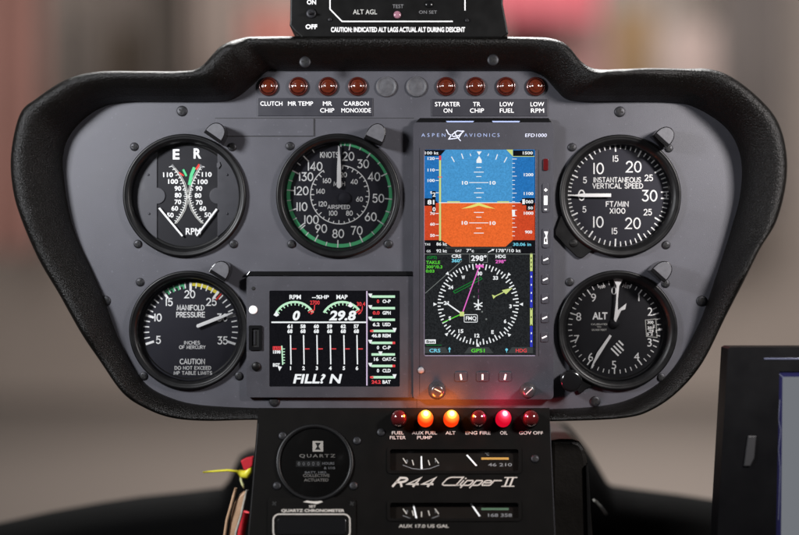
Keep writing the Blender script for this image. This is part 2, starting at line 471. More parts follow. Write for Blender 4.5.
def thing(name, label, cat, px, py, d=0, frame=FLAT, group=None, loc=None):
    o = bpy.data.objects.new(name, None); C.collection.objects.link(o)
    o.empty_display_size = 0.01
    o.location = loc if loc is not None else frame.p(px, py, d)
    o.rotation_euler = (-frame.tilt, 0, 0)
    o['label'] = label; o['category'] = cat
    if group: o['group'] = group
    return o
def tag(o, label, cat, group=None):
    o['label'] = label; o['category'] = cat
    if group: o['group'] = group
    return o
def copy_tree(root, loc, label=None, rot=None):
    r = root.copy(); C.collection.objects.link(r); r.location = loc
    if rot is not None: r.rotation_euler = rot
    if label: r['label'] = label
    def rec(a, b):
        for ch in list(a.children):
            if ch.parent is a:
                c = ch.copy(); C.collection.objects.link(c); c.parent = b
                rec(ch, c)
    rec(root, r)
    return r

# screws: one mesh, copied as a part of whatever it holds
def screw_mesh():
    b = MB()
    b.revolve((399.5, 267.5), [(4.3, 0), (4.3, .5), (3.9, 1.1), (2.6, 1.5), (0.01, 1.7)], 'steel', 20)
    for a in (0, 90):
        c, s_ = math.cos(math.radians(a)), math.sin(math.radians(a))
        pts = [(399.5 + x * c - y * s_, 267.5 + x * s_ + y * c) for x, y in ((-2.6, -.65), (2.6, -.65), (2.6, .65), (-2.6, .65))]
        b.prism(pts, 1.0, 1.82 + a * .0005, 'slot')
    me_o = b.build('screw'); me = me_o.data; bpy.data.objects.remove(me_o)
    me.materials[0] = M['steel']
    return me
SCREW = screw_mesh()
def screw(parent, px, py, d=0, r=1.0, frame=FLAT):
    o = bpy.data.objects.new('screw', SCREW); C.collection.objects.link(o)
    w = frame.p(px, py, d)
    q = parent
    inv = (Matrix.Translation(q.location) @ q.rotation_euler.to_matrix().to_4x4()).inverted()
    o.location = inv @ w; o.rotation_euler = (0, random.uniform(0, 1.5), 0); o.scale = (r, 1, r)
    o.parent = parent
    return o

# ================================================================== the setting: hall far behind the cockpit
def plane(name, pts, mat):
    me = bpy.data.meshes.new(name); me.from_pydata(pts, [], [tuple(range(len(pts)))]); me.materials.append(mat)
    o = bpy.data.objects.new(name, me); C.collection.objects.link(o); o['kind'] = 'structure'; return o
plane('hall_floor', [(-14, -3, -1.5), (14, -3, -1.5), (14, 16, -1.5), (-14, 16, -1.5)], pbr('hall_floor_paint', (108, 99, 93), 0.85, var=0.06, vscale=.3))
plane('hall_wall', [(-14, 14, -1.5), (14, 14, -1.5), (14, 14, 7), (-14, 14, 7)], pbr('hall_wall_paint', (156, 143, 135), 0.8, var=0.08, vscale=.5))

def banner(px0, py0, px1, py1, y, col, label):
    col = tuple(c * .82 for c in col)
    """A thick cloth banner hung from the roof on two rods."""
    a = far(px0, py0, y); b = far(px1, py1, y)
    m = pbr('banner_cloth', col, 0.8, var=0.12, vscale=1.2)
    t = bpy.data.objects.new('hanging_banner', None); C.collection.objects.link(t); t.location = ((a.x + b.x) / 2, y, b.z); tag(t, label, 'banner')
    nx = 14; V = []; F = []
    for i in range(nx + 1):
        x = a.x + (b.x - a.x) * i / nx; dy = .05 * math.sin(i * 1.3)
        for z, yy in ((a.z, y + dy - .012), (b.z, y + dy * 1.5 - .012), (b.z, y + dy * 1.5 + .012), (a.z, y + dy + .012)): V.append(Vector((x, yy, z)) - t.location)
    for i in range(nx):
        for k in range(4): F.append((i * 4 + k, i * 4 + (k + 1) % 4, i * 4 + 4 + (k + 1) % 4, i * 4 + 4 + k))
    F += [(0, 1, 2, 3), tuple(nx * 4 + k for k in range(4))]
    me = bpy.data.meshes.new('cloth'); me.from_pydata(V, [], F); me.materials.append(m)
    o = bpy.data.objects.new('cloth', me); C.collection.objects.link(o); o.parent = t
    for xx in (a.x + .05, b.x - .05):
        bb = MB(); bb.tube([Vector((xx, y, a.z)), Vector((xx, y, 6.8))], .012, 'black', 6); bb.build('rod', t)
banner(-60, -90, 44, 250, 11.0, (152, 106, 96), 'blurred brick red banner at the far left edge behind the cowl')
banner(56, 20, 96, 200, 12.2, (112, 102, 96), 'blurred dark taupe banner behind the cowl top left shoulder')
banner(110, 30, 140, 200, 12.8, (122, 104, 84), 'narrow blurred mustard brown banner behind the cowl left shoulder')
banner(144, -90, 190, 200, 12.0, (110, 100, 93), 'tall blurred dark brown banner left of the pale tan one')
banner(192, -90, 252, 200, 11.4, (150, 134, 126), 'blurred pale tan banner left of the warning box')
banner(246, 8, 320, 200, 10.2, (165, 104, 94), 'small blurred salmon red banner touching the warning box left side')
banner(460, -120, 598, 20, 10.4, (172, 78, 88), 'wide blurred pink red banner right of the warning box')
banner(500, 20, 606, 160, 11.2, (152, 112, 108), 'blurred dusty rose banner just above the cowl hump')
banner(612, 10, 652, 200, 11.6, (162, 130, 92), 'blurred orange tan banner right of the pink red one')
banner(664, 26, 714, 200, 11.0, (176, 156, 150), 'blurred pinkish white banner over the cowl right shoulder')
banner(720, -90, 784, 210, 12.4, (108, 99, 96), 'tall blurred dark grey banner at the far right behind the cowl')

# ================================================================== lower canopy nose, left and right of the console
def nose(pxs, name, label, y=0.16):
    """A curved shell: top edge follows the outline, rounded over, running forward and down."""
    b = MB()
    prof = [(0.20, -0.05), (0.06, -0.01), (0.008, -0.001), (0.0, 0.0), (-0.014, -0.005), (-0.022, -0.02), (-0.03, -0.10), (-0.05, -0.25)]
    V = []; F = []; m = len(prof)
    for px, py in pxs:
        w = far(px, py, y)
        for dy, dz in prof: V.append(Vector((w.x, y + dy, w.z + dz)))
    for i in range(len(pxs) - 1):
        for k in range(m - 1): F.append((i * m + k, (i + 1) * m + k, (i + 1) * m + k + 1, i * m + k + 1))
    b.add(V, F, 'nose', True)
    return tag(b.build(name), label, 'cockpit shell')
M['nose'] = pbr('nose_black', (7, 7, 7), 0.8, spec=0.05, var=0.15, vscale=30, bump=0.3, bscale=500)
nose([(-60, 534), (0, 523), (50, 512), (100, 503), (140, 497), (180, 493), (205, 490), (222, 488), (229, 480), (234, 468), (240, 456), (250, 450), (300, 448)], 'nose_shell', 'black curved nose shell left of the console under blurred grey floor')
nose([(520, 420), (566, 424), (574, 432), (588, 450), (600, 470), (607, 482), (612, 486), (640, 490), (680, 495), (720, 501), (800, 512), (860, 522)], 'nose_shell', 'black nose shell sloping away right of the console')

# ================================================================== instrument panel: cowl, face plate, placards, plugs
PAIRS = [((242,38),(268,71)),((260,36.5),(285,71)),((330,36),(340,71)),((400,36),(400,71)),((470,36.5),(465,71)),((530,37),(520,71)),
((552,38.5),(533,72)),((567,45),(545,78)),((582,62),(556,90)),((597,69),(566,99)),((622,69),(582,102)),((650,68),(625,102)),((685,68.5),(675,103)),
((710,69),(698,109)),((732,77),(721.6,124)),((758,97),(735,141)),((777,120),(741.5,164)),((786,150),(740,195)),((786,183),(732,226)),((776.5,221),(723,255)),
((760,249),(714,282)),((743,283),(706,306)),((726,316),(696,330)),((703,362),(678,362)),((679,391),(657,384)),((652,410),(630,399)),((625,418),(600,406)),
((568,421),(552,409)),((480,422),(480,409)),((400,422),(400,409)),((320,422),(320,409)),((256,420),(255,408)),((207,421),(199,404.7)),
((172,418),(168.6,397)),((145.6,408.5),(145.6,383.6)),((122.6,393),(130,361)),((99.6,360.6),(115,330)),((81,333),(104,298)),((59,294),(90,266)),
((39,260),(78,240)),((22,221),(69.5,213)),((13,190),(64.5,182)),((11,154),(63,158)),((20,114),(68,139)),((37.5,97.6),(81,122)),((67,79),(101,108)),
((98,71.5),(125,102.5)),((140,71),(165,102)),((180,71),(205,102)),((200,67),(232,100)),((221,46),(252,86))]
def catmull(P, sub):
    n = len(P); out = []
    for i in range(n):
        a, b, c, d = P[i - 1], P[i], P[(i + 1) % n], P[(i + 2) % n]
        for k in range(sub):
            t = k / sub
            out.append(tuple(0.5 * (2 * b[j] + (c[j] - a[j]) * t + (2 * a[j] - 5 * b[j] + 4 * c[j] - d[j]) * t * t + (-a[j] + 3 * b[j] - 3 * c[j] + d[j]) * t ** 3) for j in (0, 1)))
    return out
OUT = catmull([p[0] for p in PAIRS], 6); INN = catmull([p[1] for p in PAIRS], 6)
ip = thing('instrument_panel', 'grey instrument panel in a thick textured black cowl holding all the gauges', 'instrument panel', 400, 409)
b = MB(); V = []; F = []; n = len(OUT)
for (ox, oy), (ix, iy) in zip(OUT, INN):
    w = math.hypot(ox - ix, oy - iy); H = min(46, max(12, w * .95))
    for t, dd in ((0, -2), (.01, 1.2), (.06, .16 * H + 1), (.2, .42 * H), (.45, .72 * H), (.7, .92 * H), (.82, .985 * H), (.9, H), (.955, .965 * H), (.985, .88 * H), (1, .74 * H)):
        dd_ = dd
        V.append(FLAT.p(ix + (ox - ix) * t, iy + (oy - iy) * t, dd_) if t else FLAT.p(ix, iy, 0) + FLAT.n * (-2 * S))
    lip = FLAT.p(ox, oy, .74 * H)
    for dd in (.4 * H, 0, -40, -80): V.append(Vector((lip.x, -dd * S, lip.z)))
m = 15
for i in range(n):
    j = (i + 1) % n
    for k in range(m - 1): F.append((i * m + k, j * m + k, j * m + k + 1, i * m + k + 1))
F.append(tuple(i * m + m - 1 for i in range(n)))
b.add(V, F, 'cowl', True)
cowl = b.build('cowl', ip)

GA = dict(rpm=((185, 195.6), 61.5), asi=((338.3, 195.7), 62), man=((189.2, 330.1), 59.5), vsi=((619.5, 195.7), 61), alt=((616.8, 330.2), 60))
cen = (400, 240)
outline = [(x + (x - cen[0]) * .006, y + (y - cen[1]) * .006) for x, y in INN]
b = MB()
b.fill([outline] + [circ(c, r - 4) for c, r in GA.values()], -3, 0, 'panel')
# thin access plates with shadow gaps
for pts in ([(216, 118.5), (313.6, 118.5), (313.6, 136), (216, 136)],):
    b.prism(pts, -.5, .7, 'panel', .35)
b.rect(215, 117.7, 414, 118.4, .05, 'panel_edge'); b.rect(313.9, 118.6, 314.6, 136.4, .75, 'panel_edge'); b.rect(214, 136.1, 314, 136.7, .05, 'panel_edge')
b.rect(416.4, 275, 417.2, 408, .06, 'panel_edge')
face = b.build('face_plate', ip)
for (x0, y0, x1, y1, rows, lab) in ((257.8, 98, 372.8, 116, [("CLUTCH", 271.5, 103.6, 22), ("MR TEMP", 300.6, 103.6, 25), ("MR", 327.5, 103.6, 9), ("CHIP", 327.2, 110.4, 14), ("CARBON", 356.2, 103.6, 25), ("MONOXIDE", 356.2, 110.4, 29.5)], 'black placard reading CLUTCH to CARBON MONOXIDE'),
        (431.6, 99, 547.7, 116.2, [("STARTER", 447.5, 104.2, 25), ("ON", 447.8, 110.6, 8.5), ("TR", 476.6, 104.2, 7.5), ("CHIP", 476.9, 110.6, 14), ("LOW", 506.6, 104.2, 13.5), ("FUEL", 506.8, 110.6, 14), ("LOW", 537.2, 104.2, 13.5), ("RPM", 537.4, 110.6, 13)], 'black placard reading STARTER ON to LOW RPM')):
    b = MB(); b.prism([(x0, y0), (x1, y0), (x1, y1), (x0, y1)], 0, .9, 'placard', .25)
    for t, x, y, w in rows: b.text(t, x, y, 4.2, .95, 'white', w, bold=.0)
    b.build('placard', ip, lab)
for x in (386.3, 416.4):
    b = MB(); b.revolve((x, 86.7), [(10.4, 0), (10.4, 1.2), (9.8, 2.0), (9.0, 2.1), (8.6, 1.6), (6, 2.2), (.01, 2.6)], 'plug', 36); b.build('blank_plug', ip)
for x, y in ((182, 111), (619.8, 111.7), (105.5, 301), (701.5, 301), (274.5, 401.5), (595, 401.5)): screw(ip, x, y, 0, 1.25)
for x, y in ((305, 62), (493, 60)):
    sc = screw(ip, x, y, 33, 1.3)

# ================================================================== gauges
def bezel(t, c, R, flange=None, Rin=None):
    Rin = Rin or R - 8.5
    b = MB()
    b.revolve(c, [(R - 4.2, -4), (R - .4, -.6), (R, .4), (R, 3.4), (R - .8, 4.6), (R - 2.2, 5.1), (R - 3.2, 4.2), (R - 4.2, 4.4), (R - 5.4, 4.0), (Rin + 1.2, 1.5), (Rin + .4, -2), (Rin + .3, -8.5)], 'bezel', 96)
    b.revolve(c, [(Rin + .6, -8.6), (Rin - 2.2, -8.2), (Rin - 2.6, -9.4)], 'black', 96)
    if flange:
        b.prism(flange, 0, 3.0, 'bezel', .8)
    return b.build('bezel', t)
def glass(t, c, R):
    b = MB(); b.disc(c, R, .2, 'glass', 64); return b.build('cover_glass', t)
def needle(t, pts, d, mat='white', th=.9, name='needle', extra=None):
    b = MB(dref=d); b.prism(pts, d - th, d, mat, .2)
    if extra: extra(b)
    return b.build(name, t)
def pol(c, a, r): a = math.radians(a); return (c[0] + r * math.sin(a), c[1] - r * math.cos(a))
DD = -8.0     # dial depth

# ---- dual tachometer
c, R = GA['rpm']
t = thing('tachometer', 'round dual tachometer marked E and R with crossing curved scales, upper left', 'tachometer', *c)
bezel(t, c, R)
q = lambda x, y: (110 + x / 3.567, 115 + y / 3.567)
dc = q(272, 278)
b = MB(dref=DD); b.disc(dc, 54.5, DD - .6, 'dial2', 64)
def sideplate(x_edge, sgn, bump_y, bump_r, convex):
    Rr = 54; cx, cy = dc
    dx = x_edge - cx
    hy = math.sqrt(Rr * Rr - dx * dx)
    a0 = math.degrees(math.atan2(hy, dx * 1.0)); pts = []
    # arc of the rim on the outer side
    aa = math.degrees(math.acos(abs(dx) / Rr))
    for i in range(25):
        a = math.radians(-aa + 2 * aa * i / 24)
        pts.append((cx + sgn * Rr * math.cos(a), cy + Rr * math.sin(a)))
    # straight edge back up with a rounded bump
    for i in range(13):
        th = math.radians(90 - 180 * i / 12)
        pts.append((x_edge + (-sgn) * convex * bump_r * math.cos(th), bump_y + bump_r * math.sin(th)))
    return pts
b.prism(sideplate(q(168, 0)[0], -1, q(0, 288)[1], 8.2, 1), DD - .5, DD + .6, 'dialplate', .3)
b.prism(sideplate(q(384, 0)[0], 1, q(0, 288)[1], 8.2, 1), DD - .5, DD + .6, 'dialplate', .3)
for x, y in ((137, 213), (418, 213), (140, 352), (418, 352)):
    b.revolve(q(x, y), [(1.3, DD + .6), (1.1, DD + 1.2), (.01, DD + 1.4)], 'dialplate', 12)
b.text('E', *q(236, 140), 10.2, DD, 'white', 6.6, bold=.03); b.text('R', *q(312, 137), 10.2, DD, 'white', 7.6, bold=.03)
for tx, x, y in (('110', 207, 213), ('100', 225, 237), ('90', 242, 262), ('80', 243, 286), ('70', 242, 310), ('60', 231, 333), ('50', 215, 357),
                 ('110', 345, 212), ('100', 331, 238), ('90', 317, 262), ('80', 314, 287), ('70', 318, 312), ('60', 331, 334), ('50', 349, 356)):
    b.text(tx, *q(x, y), 4.6, DD, 'white', 9.8 if len(tx) == 3 else 6.6, bold=.02)
b.text('RPM', *q(297, 415), 6.6, DD, 'white', 15, bold=.015)
L = [(222, 182), (245, 212), (262, 242), (271, 270), (274, 292), (270, 315), (262, 340), (248, 365), (232, 386)]
Rr = [(326, 182), (308, 212), (293, 242), (285, 270), (282, 292), (287, 315), (296, 340), (312, 365), (332, 386)]
for A in (L, Rr):
    pts = [q(*p) for p in A]; b.line(pts, 1.0, DD + .05, 'cream'); off = -1 if A is L else 1
    b.line([(x - off * 1.6, y) for x, y in pts], .5, DD + .05, 'cream')
    for i in range(len(pts) - 1):
        for u in (0.0, .34, .67):
            x = pts[i][0] + (pts[i + 1][0] - pts[i][0]) * u; y = pts[i][1] + (pts[i + 1][1] - pts[i][1]) * u
            ln = 3.0 if u == 0 else 1.8
            b.line([(x, y), (x + off * ln, y + (0.9 if y < 190 else -.9) * (1))], .55, DD + .08, 'white')
b.line([q(*p) for p in ((300, 190), (291, 212), (284, 246))], 3.2, DD + .14, 'green'); b.line([q(*p) for p in ((262, 196), (266, 204), (272, 216))], 2.0, DD + .14, 'green')
b.line([q(*p) for p in ((318, 178), (308, 192))], 2.2, DD + .16, 'red'); b.line([q(*p) for p in ((248, 206), (262, 216))], 1.4, DD + .16, 'red')
for sx in (222, 322): b.line([q(sx, 178), q(sx + 8, 188)], 1.6, DD + .18, 'grey')
b.build('dial', t)
needle(t, [q(172, 333), q(178, 330), q(261, 430), q(256, 434)], DD + 3); needle(t, [q(384, 337), q(378, 333), q(306, 430), q(311, 433)], DD + 3)
b = MB(); b.prism([q(378, 170), q(388, 165), q(392, 178), q(384, 190), q(378, 184)], DD + .6, DD + 2, 'cap', .3); b.build('index_tab', t)
glass(t, c, R - 8)
for x, y in ((134.4, 146.7), (232, 147), (138, 244), (233.6, 244)): screw(t, x, y)

# ---- airspeed indicator
c, R = GA['asi']
t = thing('airspeed_indicator', 'airspeed indicator with green arc ring and KNOTS scale, second from left on top', 'airspeed indicator', *c)
bezel(t, c, R)
q = lambda x, y: (265 + x / 3.567, 115 + y / 3.567)
dc = q(266, 284)
b = MB(dref=DD); b.disc(dc, 55.5, DD - .4, 'dial', 72)
b.ring(dc, 49.4, 53.0, DD - .1, 'green', 0, 297, 90)
b.tick(dc, 297, 47.5, 53.2, 1.2, DD + .1, 'red')
kn = [(0, 0), (20, 12), (30, 36.5), (40, 66), (50, 95), (60, 124), (70, 154), (80, 182), (90, 208), (100, 231), (110, 252), (120, 275), (130, 297), (140, 317)]
for i, (v, a) in enumerate(kn):
    if v: b.tick(dc, a, 45.5, 53.0, 1.15, DD + .15, 'white')
    if i and i < len(kn) - 1: b.tick(dc, (a + kn[i + 1][1]) / 2, 48.8, 53.0, .9, DD + .15, 'white')
b.tick(dc, 329, 49, 53, .9, DD + .15, 'white'); b.tick(dc, 1.5, 48, 53, .8, DD + .15, 'white'); b.tick(dc, 6, 49, 53, .8, DD + .15, 'white')
b.tick(dc, 228.5, 46, 53, 1.1, DD + .16, 'white')
for tx, x, y in (('20', 297, 147), ('30', 350, 174), ('40', 389, 220), ('50', 404, 297), ('60', 377, 363), ('70', 327, 412), ('80', 261, 423), ('90', 200, 405), ('100', 165, 373), ('110', 131, 327), ('120', 129, 270), ('130', 146, 220), ('140', 178, 183)):
    b.stext(tx, *q(x, y), 7.8, DD, 'white', wt=.15)
ic = q(267, 284)
b.line([pol(ic, a, 29.3) for a in range(6, 327, 5)], .9, DD + .05, 'white')
k = 0
a = 6
while a <= 326:
    b.tick(ic, a, 25.5 if k % 2 == 0 else 27.0, 29.4, .9, DD + .08, 'white'); k += 1; a += 11.0
for tx, x, y in (('20', 280, 213), ('40', 318, 238), ('60', 337, 300), ('80', 301, 350), ('100', 243, 350), ('120', 206, 317), ('140', 198, 272), ('160', 221, 234)):
    b.stext(tx, *q(x, y), 4.4, DD, 'white', wt=.17)
b.stext('MPH', *q(265, 245), 4, DD, 'white', w=11, wt=.16); b.stext('KNOTS', *q(230, 142), 5.2, DD, 'white', w=18, wt=.15); b.stext('AIRSPEED', *q(263, 328), 3.6, DD, 'white', w=22, wt=.16)
b.build('dial', t)
b = MB(dref=DD + 1.5); b.revolve(q(284, 296), [(6.2, DD), (6.2, DD + 1.2), (5.4, DD + 1.9), (.01, DD + 2.1)], 'dial', 32); b.build('hub', t)
needle(t, [q(261, 110), q(266, 110), q(271, 185), q(272, 256), q(264, 262), q(256, 256), q(257, 185)], DD + 4)
glass(t, c, R - 8)
for x, y in ((290, 146), (291.6, 244), (388.4, 244)): screw(t, x, y)

# ---- manifold pressure gauge
c, R = GA['man']
t = thing('pressure_gauge', 'manifold pressure gauge with CAUTION note and yellow arc, lower left of the panel', 'pressure gauge', *c)
bezel(t, c, R)
q = lambda x, y: (120 + x / 3.567, 255 + y / 3.567)
dc = q(252, 266)
b = MB(dref=DD); b.disc(q(248, 268), 52.5, DD - .4, 'dial', 72)
for i in range(31):
    a = 252 + 7.2 * i; big = i % 5 == 0
    b.tick(dc, a, 38.6 if big else 41.5, 47.2, 2.3 if big else 1.15, DD + .15, 'white')
for i in range(4): b.tick(dc, 329 + 7.2 * i, 41, 46.6, 1.2, DD + .17, 'green')
b.ring(dc, 44.0, 46.6, DD + .05, 'green', 326, 352); b.ring(dc, 43.6, 46.9, DD + .05, 'yellow', 2, 38); b.tick(dc, 40.5, 39, 47, 1.4, DD + .2, 'red')
for tx, x, y in (('5', 137, 303), ('10', 135, 223), ('15', 175, 168), ('20', 249, 140), ('25', 326, 167), ('30', 365, 223), ('35', 366, 305)):
    b.stext(tx, *q(x, y), 7.0, DD, 'white', wt=.16)
b.stext('MANIFOLD', *q(252, 188), 4.8, DD, 'white', w=27, wt=.16); b.stext('PRESSURE', *q(252, 213), 4.8, DD, 'white', w=28, wt=.18)
b.stext('INCHES', *q(257, 313), 3.1, DD, 'white', w=15.5, wt=.17); b.stext('OF MERCURY', *q(258, 329), 3.1, DD, 'white', w=26, wt=.17)
b.stext('CAUTION', *q(258, 380), 4.8, DD, 'white', w=24.5, wt=.17); b.stext('DO NOT EXCEED', *q(260, 403), 3.1, DD, 'white', w=36, wt=.18); b.stext('MP TABLE LIMITS', *q(260, 421), 3.1, DD, 'white', w=38, wt=.18)
b.build('dial', t)
needle(t, [q(274, 248), q(340, 222), q(400, 204), q(404, 208), q(344, 234), q(277, 260), q(272, 256)], DD + 4)
glass(t, c, R - 8)
for x, y in ((140.2, 282.2), (143.8, 376), (239, 376)): screw(t, x, y)

# ---- vertical speed indicator
c, R = GA['vsi']
t = thing('vertical_speed_indicator', 'vertical speed indicator with needle pointing left at zero, upper right', 'speed indicator', *c)
q = lambda x, y: (545 + x / 3.96, 125 + y / 3.96)
fl = [pol(c, a, R - 2) for a in (200, 212, 225, 238, 250)] + [q(60, 360), q(38, 420), q(39, 436), q(84, 484), q(124, 522), q(140, 528), q(152, 524), q(182, 500)]
bezel(t, c, R, fl, Rin=R - 10)
dc = q(287, 278)
b = MB(dref=DD); b.disc(q(290, 279), 53.5, DD - .4, 'dial', 72)
sc_ = [(0, 270), (5, 294), (10, 325.5), (15, 357.5), (20, 388), (25, 419), (30, 446)]
for sg in (1, -1):
    for i in range(6):
        (v0, a0), (v1, a1) = sc_[i], sc_[i + 1]
        if sg == -1: a0, a1 = 540 - a0, 540 - a1
        nn = 5 if i else 5
        for k in range(nn):
            if sg == -1 and i == 0 and k == 0: continue
            b.tick(dc, a0 + (a1 - a0) * k / nn, 43.5 if k == 0 else 46.4, 51.2, 1.35 if k == 0 else .95, DD + .1, 'white')
b.tick(dc, 86, 43.5, 51.2, 1.2, DD + .1, 'white'); b.tick(dc, 94, 43.5, 51.2, 1.2, DD + .1, 'white'); b.tick(dc, 90, 46.8, 51.2, .9, DD + .1, 'white')
b.line([pol(dc, a, 49) for a in (86, 88, 90, 92, 94)], .9, DD + .14, 'white')
for tx, x, y, h in (('10', 211, 172, 10.3), ('20', 351, 165, 10.3), ('30', 414, 280, 10.3), ('0', 145, 278, 10), ('15', 279, 133, 5.6), ('25', 411, 209, 5.6), ('5', 158, 218, 5.6), ('5', 156, 334, 5.6), ('10', 210, 384, 10.3), ('15', 275, 420, 5.6), ('20', 348, 389, 10.3), ('25', 407, 345, 5.6)):
    b.stext(tx, *q(x, y), h, DD, 'white', wt=.12 if h > 6 else .14)
b.stext('INSTANTANEOUS', *q(286, 217), 4.6, DD, 'white', w=47, wt=.15); b.stext('VERTICAL SPEED', *q(288, 241), 4.6, DD, 'white', w=50, wt=.15)
b.stext('FT/MIN', *q(286, 313), 4.8, DD, 'white', w=22, wt=.16); b.stext('X100', *q(287, 340), 4.8, DD, 'white', w=15, wt=.16)
b.build('dial', t)
needle(t, [q(97, 279), q(150, 271), q(262, 271), q(262, 285), q(150, 285)], DD + 4)
glass(t, c, R - 9)
b = MB(); b.revolve(q(112, 468), [(4, 3.0), (4, 3.6), (3.4, 3.9), (.01, 3.9)], 'black', 24); b.prism([(q(112, 468)[0] - 3, q(112, 468)[1] - .5), (q(112, 468)[0] + 3, q(112, 468)[1] - .5), (q(112, 468)[0] + 3, q(112, 468)[1] + .5), (q(112, 468)[0] - 3, q(112, 468)[1] + .5)], 3.5, 4.0, 'slot'); b.build('adjuster', t)
for x, y in ((572, 147.2), (668.7, 148.2), (666, 245)): screw(t, x, y)

# ---- altimeter
c, R = GA['alt']
t = thing('altimeter', 'altimeter marked ALT with striped flag and pressure window, lower right', 'altimeter', *c)
q = lambda x, y: (545 + x / 3.567, 250 + y / 3.567)
fl = [pol(c, a, R - 2) for a in (200, 212, 225, 236)] + [q(84, 440), q(118, 512), q(132, 508), q(150, 492)]
bezel(t, c, R, fl, Rin=R - 9.5)
dc = q(248, 276)
b = MB(dref=DD); b.disc(q(251, 279), 52.5, DD - .4, 'dial2', 72)
for i in range(50):
    big = i % 5 == 0; a = i * 7.2
    if 84 < a < 104 and False: continue
    b.tick(dc, a, 40.4 if big else 42.6, 46.5, 1.15 if big else .8, DD + .1, 'white')
for tx, x, y in (('0', 246, 145), ('1', 335, 168), ('2', 375, 220), ('3', 373, 330), ('4', 327, 381), ('5', 246, 410), ('6', 163, 382), ('7', 113, 318), ('8', 120, 238), ('9', 173, 170)):
    b.text(tx, *q(x, y), 8.0, DD, 'white', bold=.0)
b.text('ALT', *q(196, 235), 7.2, DD, 'white', 15, bold=.03)
for i, (tx, w) in enumerate((('CALIBRATED', 16), ('TO', 4), ('20,000 FEET', 15))): b.text(tx, *q(193, 265 + 10 * i), 1.7, DD, 'cream', w, bold=.01)
b.text('100', *q(205, 131), 3, DD, 'white', 5.5, rot=-12); b.text('FEET', *q(292, 130), 3.2, DD, 'white', 8.5, rot=14)
b.line([q(358, 250), q(395, 246), q(400, 312), q(362, 308), q(358, 250)], .6, DD + .1, 'cream', True)
b.poly([q(359, 251), q(394, 248), q(398, 310), q(363, 306)], DD + .05, 'slot')
for i, (tx, x, y) in enumerate((('300', 376, 258), ('2', 388, 272), ('301', 376, 278), ('29 1', 384, 290), ('5 2', 374, 300))): b.text(tx, *q(x, y), 3.0, DD + .12, 'white', 2.0 * len(tx), bold=.03)
for k in range(4):
    x, y = 240 + k * 9 - 3, 352 - k * 9
    b.line([q(x, y), q(x + 24 if k < 3 else x + 14, y + 24 if k < 3 else y + 14)], 1.6, DD + .1, 'white')
b.tick(dc, 92.5, 44, 47.6, 1.9, DD + .2, 'white')
b.build('dial', t)
needle(t, [q(231, 302), q(238, 307), q(196, 374), q(164, 425), q(166, 414), q(186, 366)], DD + 3)
needle(t, [q(247, 252), q(251, 222), q(266, 210), q(291, 190), q(286, 212), q(272, 216), q(253, 257)], DD + 2.4)
needle(t, [q(246, 250), q(254, 178), q(255, 128), q(243, 102), q(280, 102), q(265, 128), q(260, 178), q(260, 232), q(253, 250)], DD + 4.6)
b = MB(); b.revolve(q(253, 262), [(5, DD - .2), (5, DD + 2), (.01, DD + 2.2)], 'dial2', 24); b.build('hub', t)
glass(t, c, R - 8.6)
b = MB(dref=12); k0 = (571, 381); b.revolve(k0, [(6.5, 0), (6.5, 4), (10.5, 5), (10.8, 6), (10.8, 15), (10, 16.4), (8, 17), (.01, 17)], 'gloss', 40); b.build('knob', t)
for x, y in ((569.7, 282), (661.3, 377.5), (665.5, 283.6)): screw(t, x, y)

# ---- post lights
def post_light(pts, label, side):
    cx = sum(p[0] for p in pts) / len(pts); cy = sum(p[1] for p in pts) / len(pts)
    t = thing('post_light', label, 'post light', cx, cy, 0, group='post lights beside the round gauges')
    b = MB(dref=22); b.prism(pts, 0, 22, 'gloss', .7); b.build('body', t)
    ins = inset(pts, .9); e0 = Vector(pts[1]) - Vector(pts[0]); nn = Vector((e0.y, -e0.x)).normalized() * 2.6
    ins = [(x + nn.x, y + nn.y) if i < 2 else (x, y) for i, (x, y) in enumerate(ins)]
    b = MB(dref=22.4); b.prism(ins, 21.6, 22.5, 'cap', .35); b.build('cap', t)
    b = MB(dref=0)
    f = FLAT.p(cx, cy, 22); px = 399.5 + f.x / S; py = 267.5 - f.z / S
    b.revolve((px, py), [(5, -.2), (5, 1.4), (4.2, 1.5)], 'black', 20, cap=True); b.build('collar', t)
def dcap(x0, y0, x1, y1, bulge):
    """flat edge from p0 to p1, dome on the far side"""
    p0 = Vector((x0, y0)); p1 = Vector((x1, y1)); e = p1 - p0; n = Vector((e.y, -e.x)).normalized(); m = (p0 + p1) / 2
    pts = [tuple(p0), tuple(p1)]
    for i in range(1, 12):
        a = math.pi * i / 12
        pts.append(tuple(m + e / 2 * math.cos(a) * (1.0 + .1 * math.sin(a)) + n * bulge * math.sin(a) ** .75))
    return pts
post_light(dcap(203.5, 132.3, 219.8, 143.6, 17.0), 'grey capped post light above the tachometer', 1)
post_light(dcap(363.8, 137.5, 381.6, 145.5, 19.5), 'grey capped post light above the airspeed indicator', 1)
post_light(dcap(208.4, 271.8, 224.4, 282, 17.5), 'grey capped post light above the pressure gauge', 1)
post_light(dcap(653.6, 134.8, 667.5, 147.5, 17), 'grey capped post light above the vertical speed indicator', -1)
post_light(dcap(650.5, 270.5, 664.5, 283, 18.5), 'grey capped post light above the altimeter', -1)

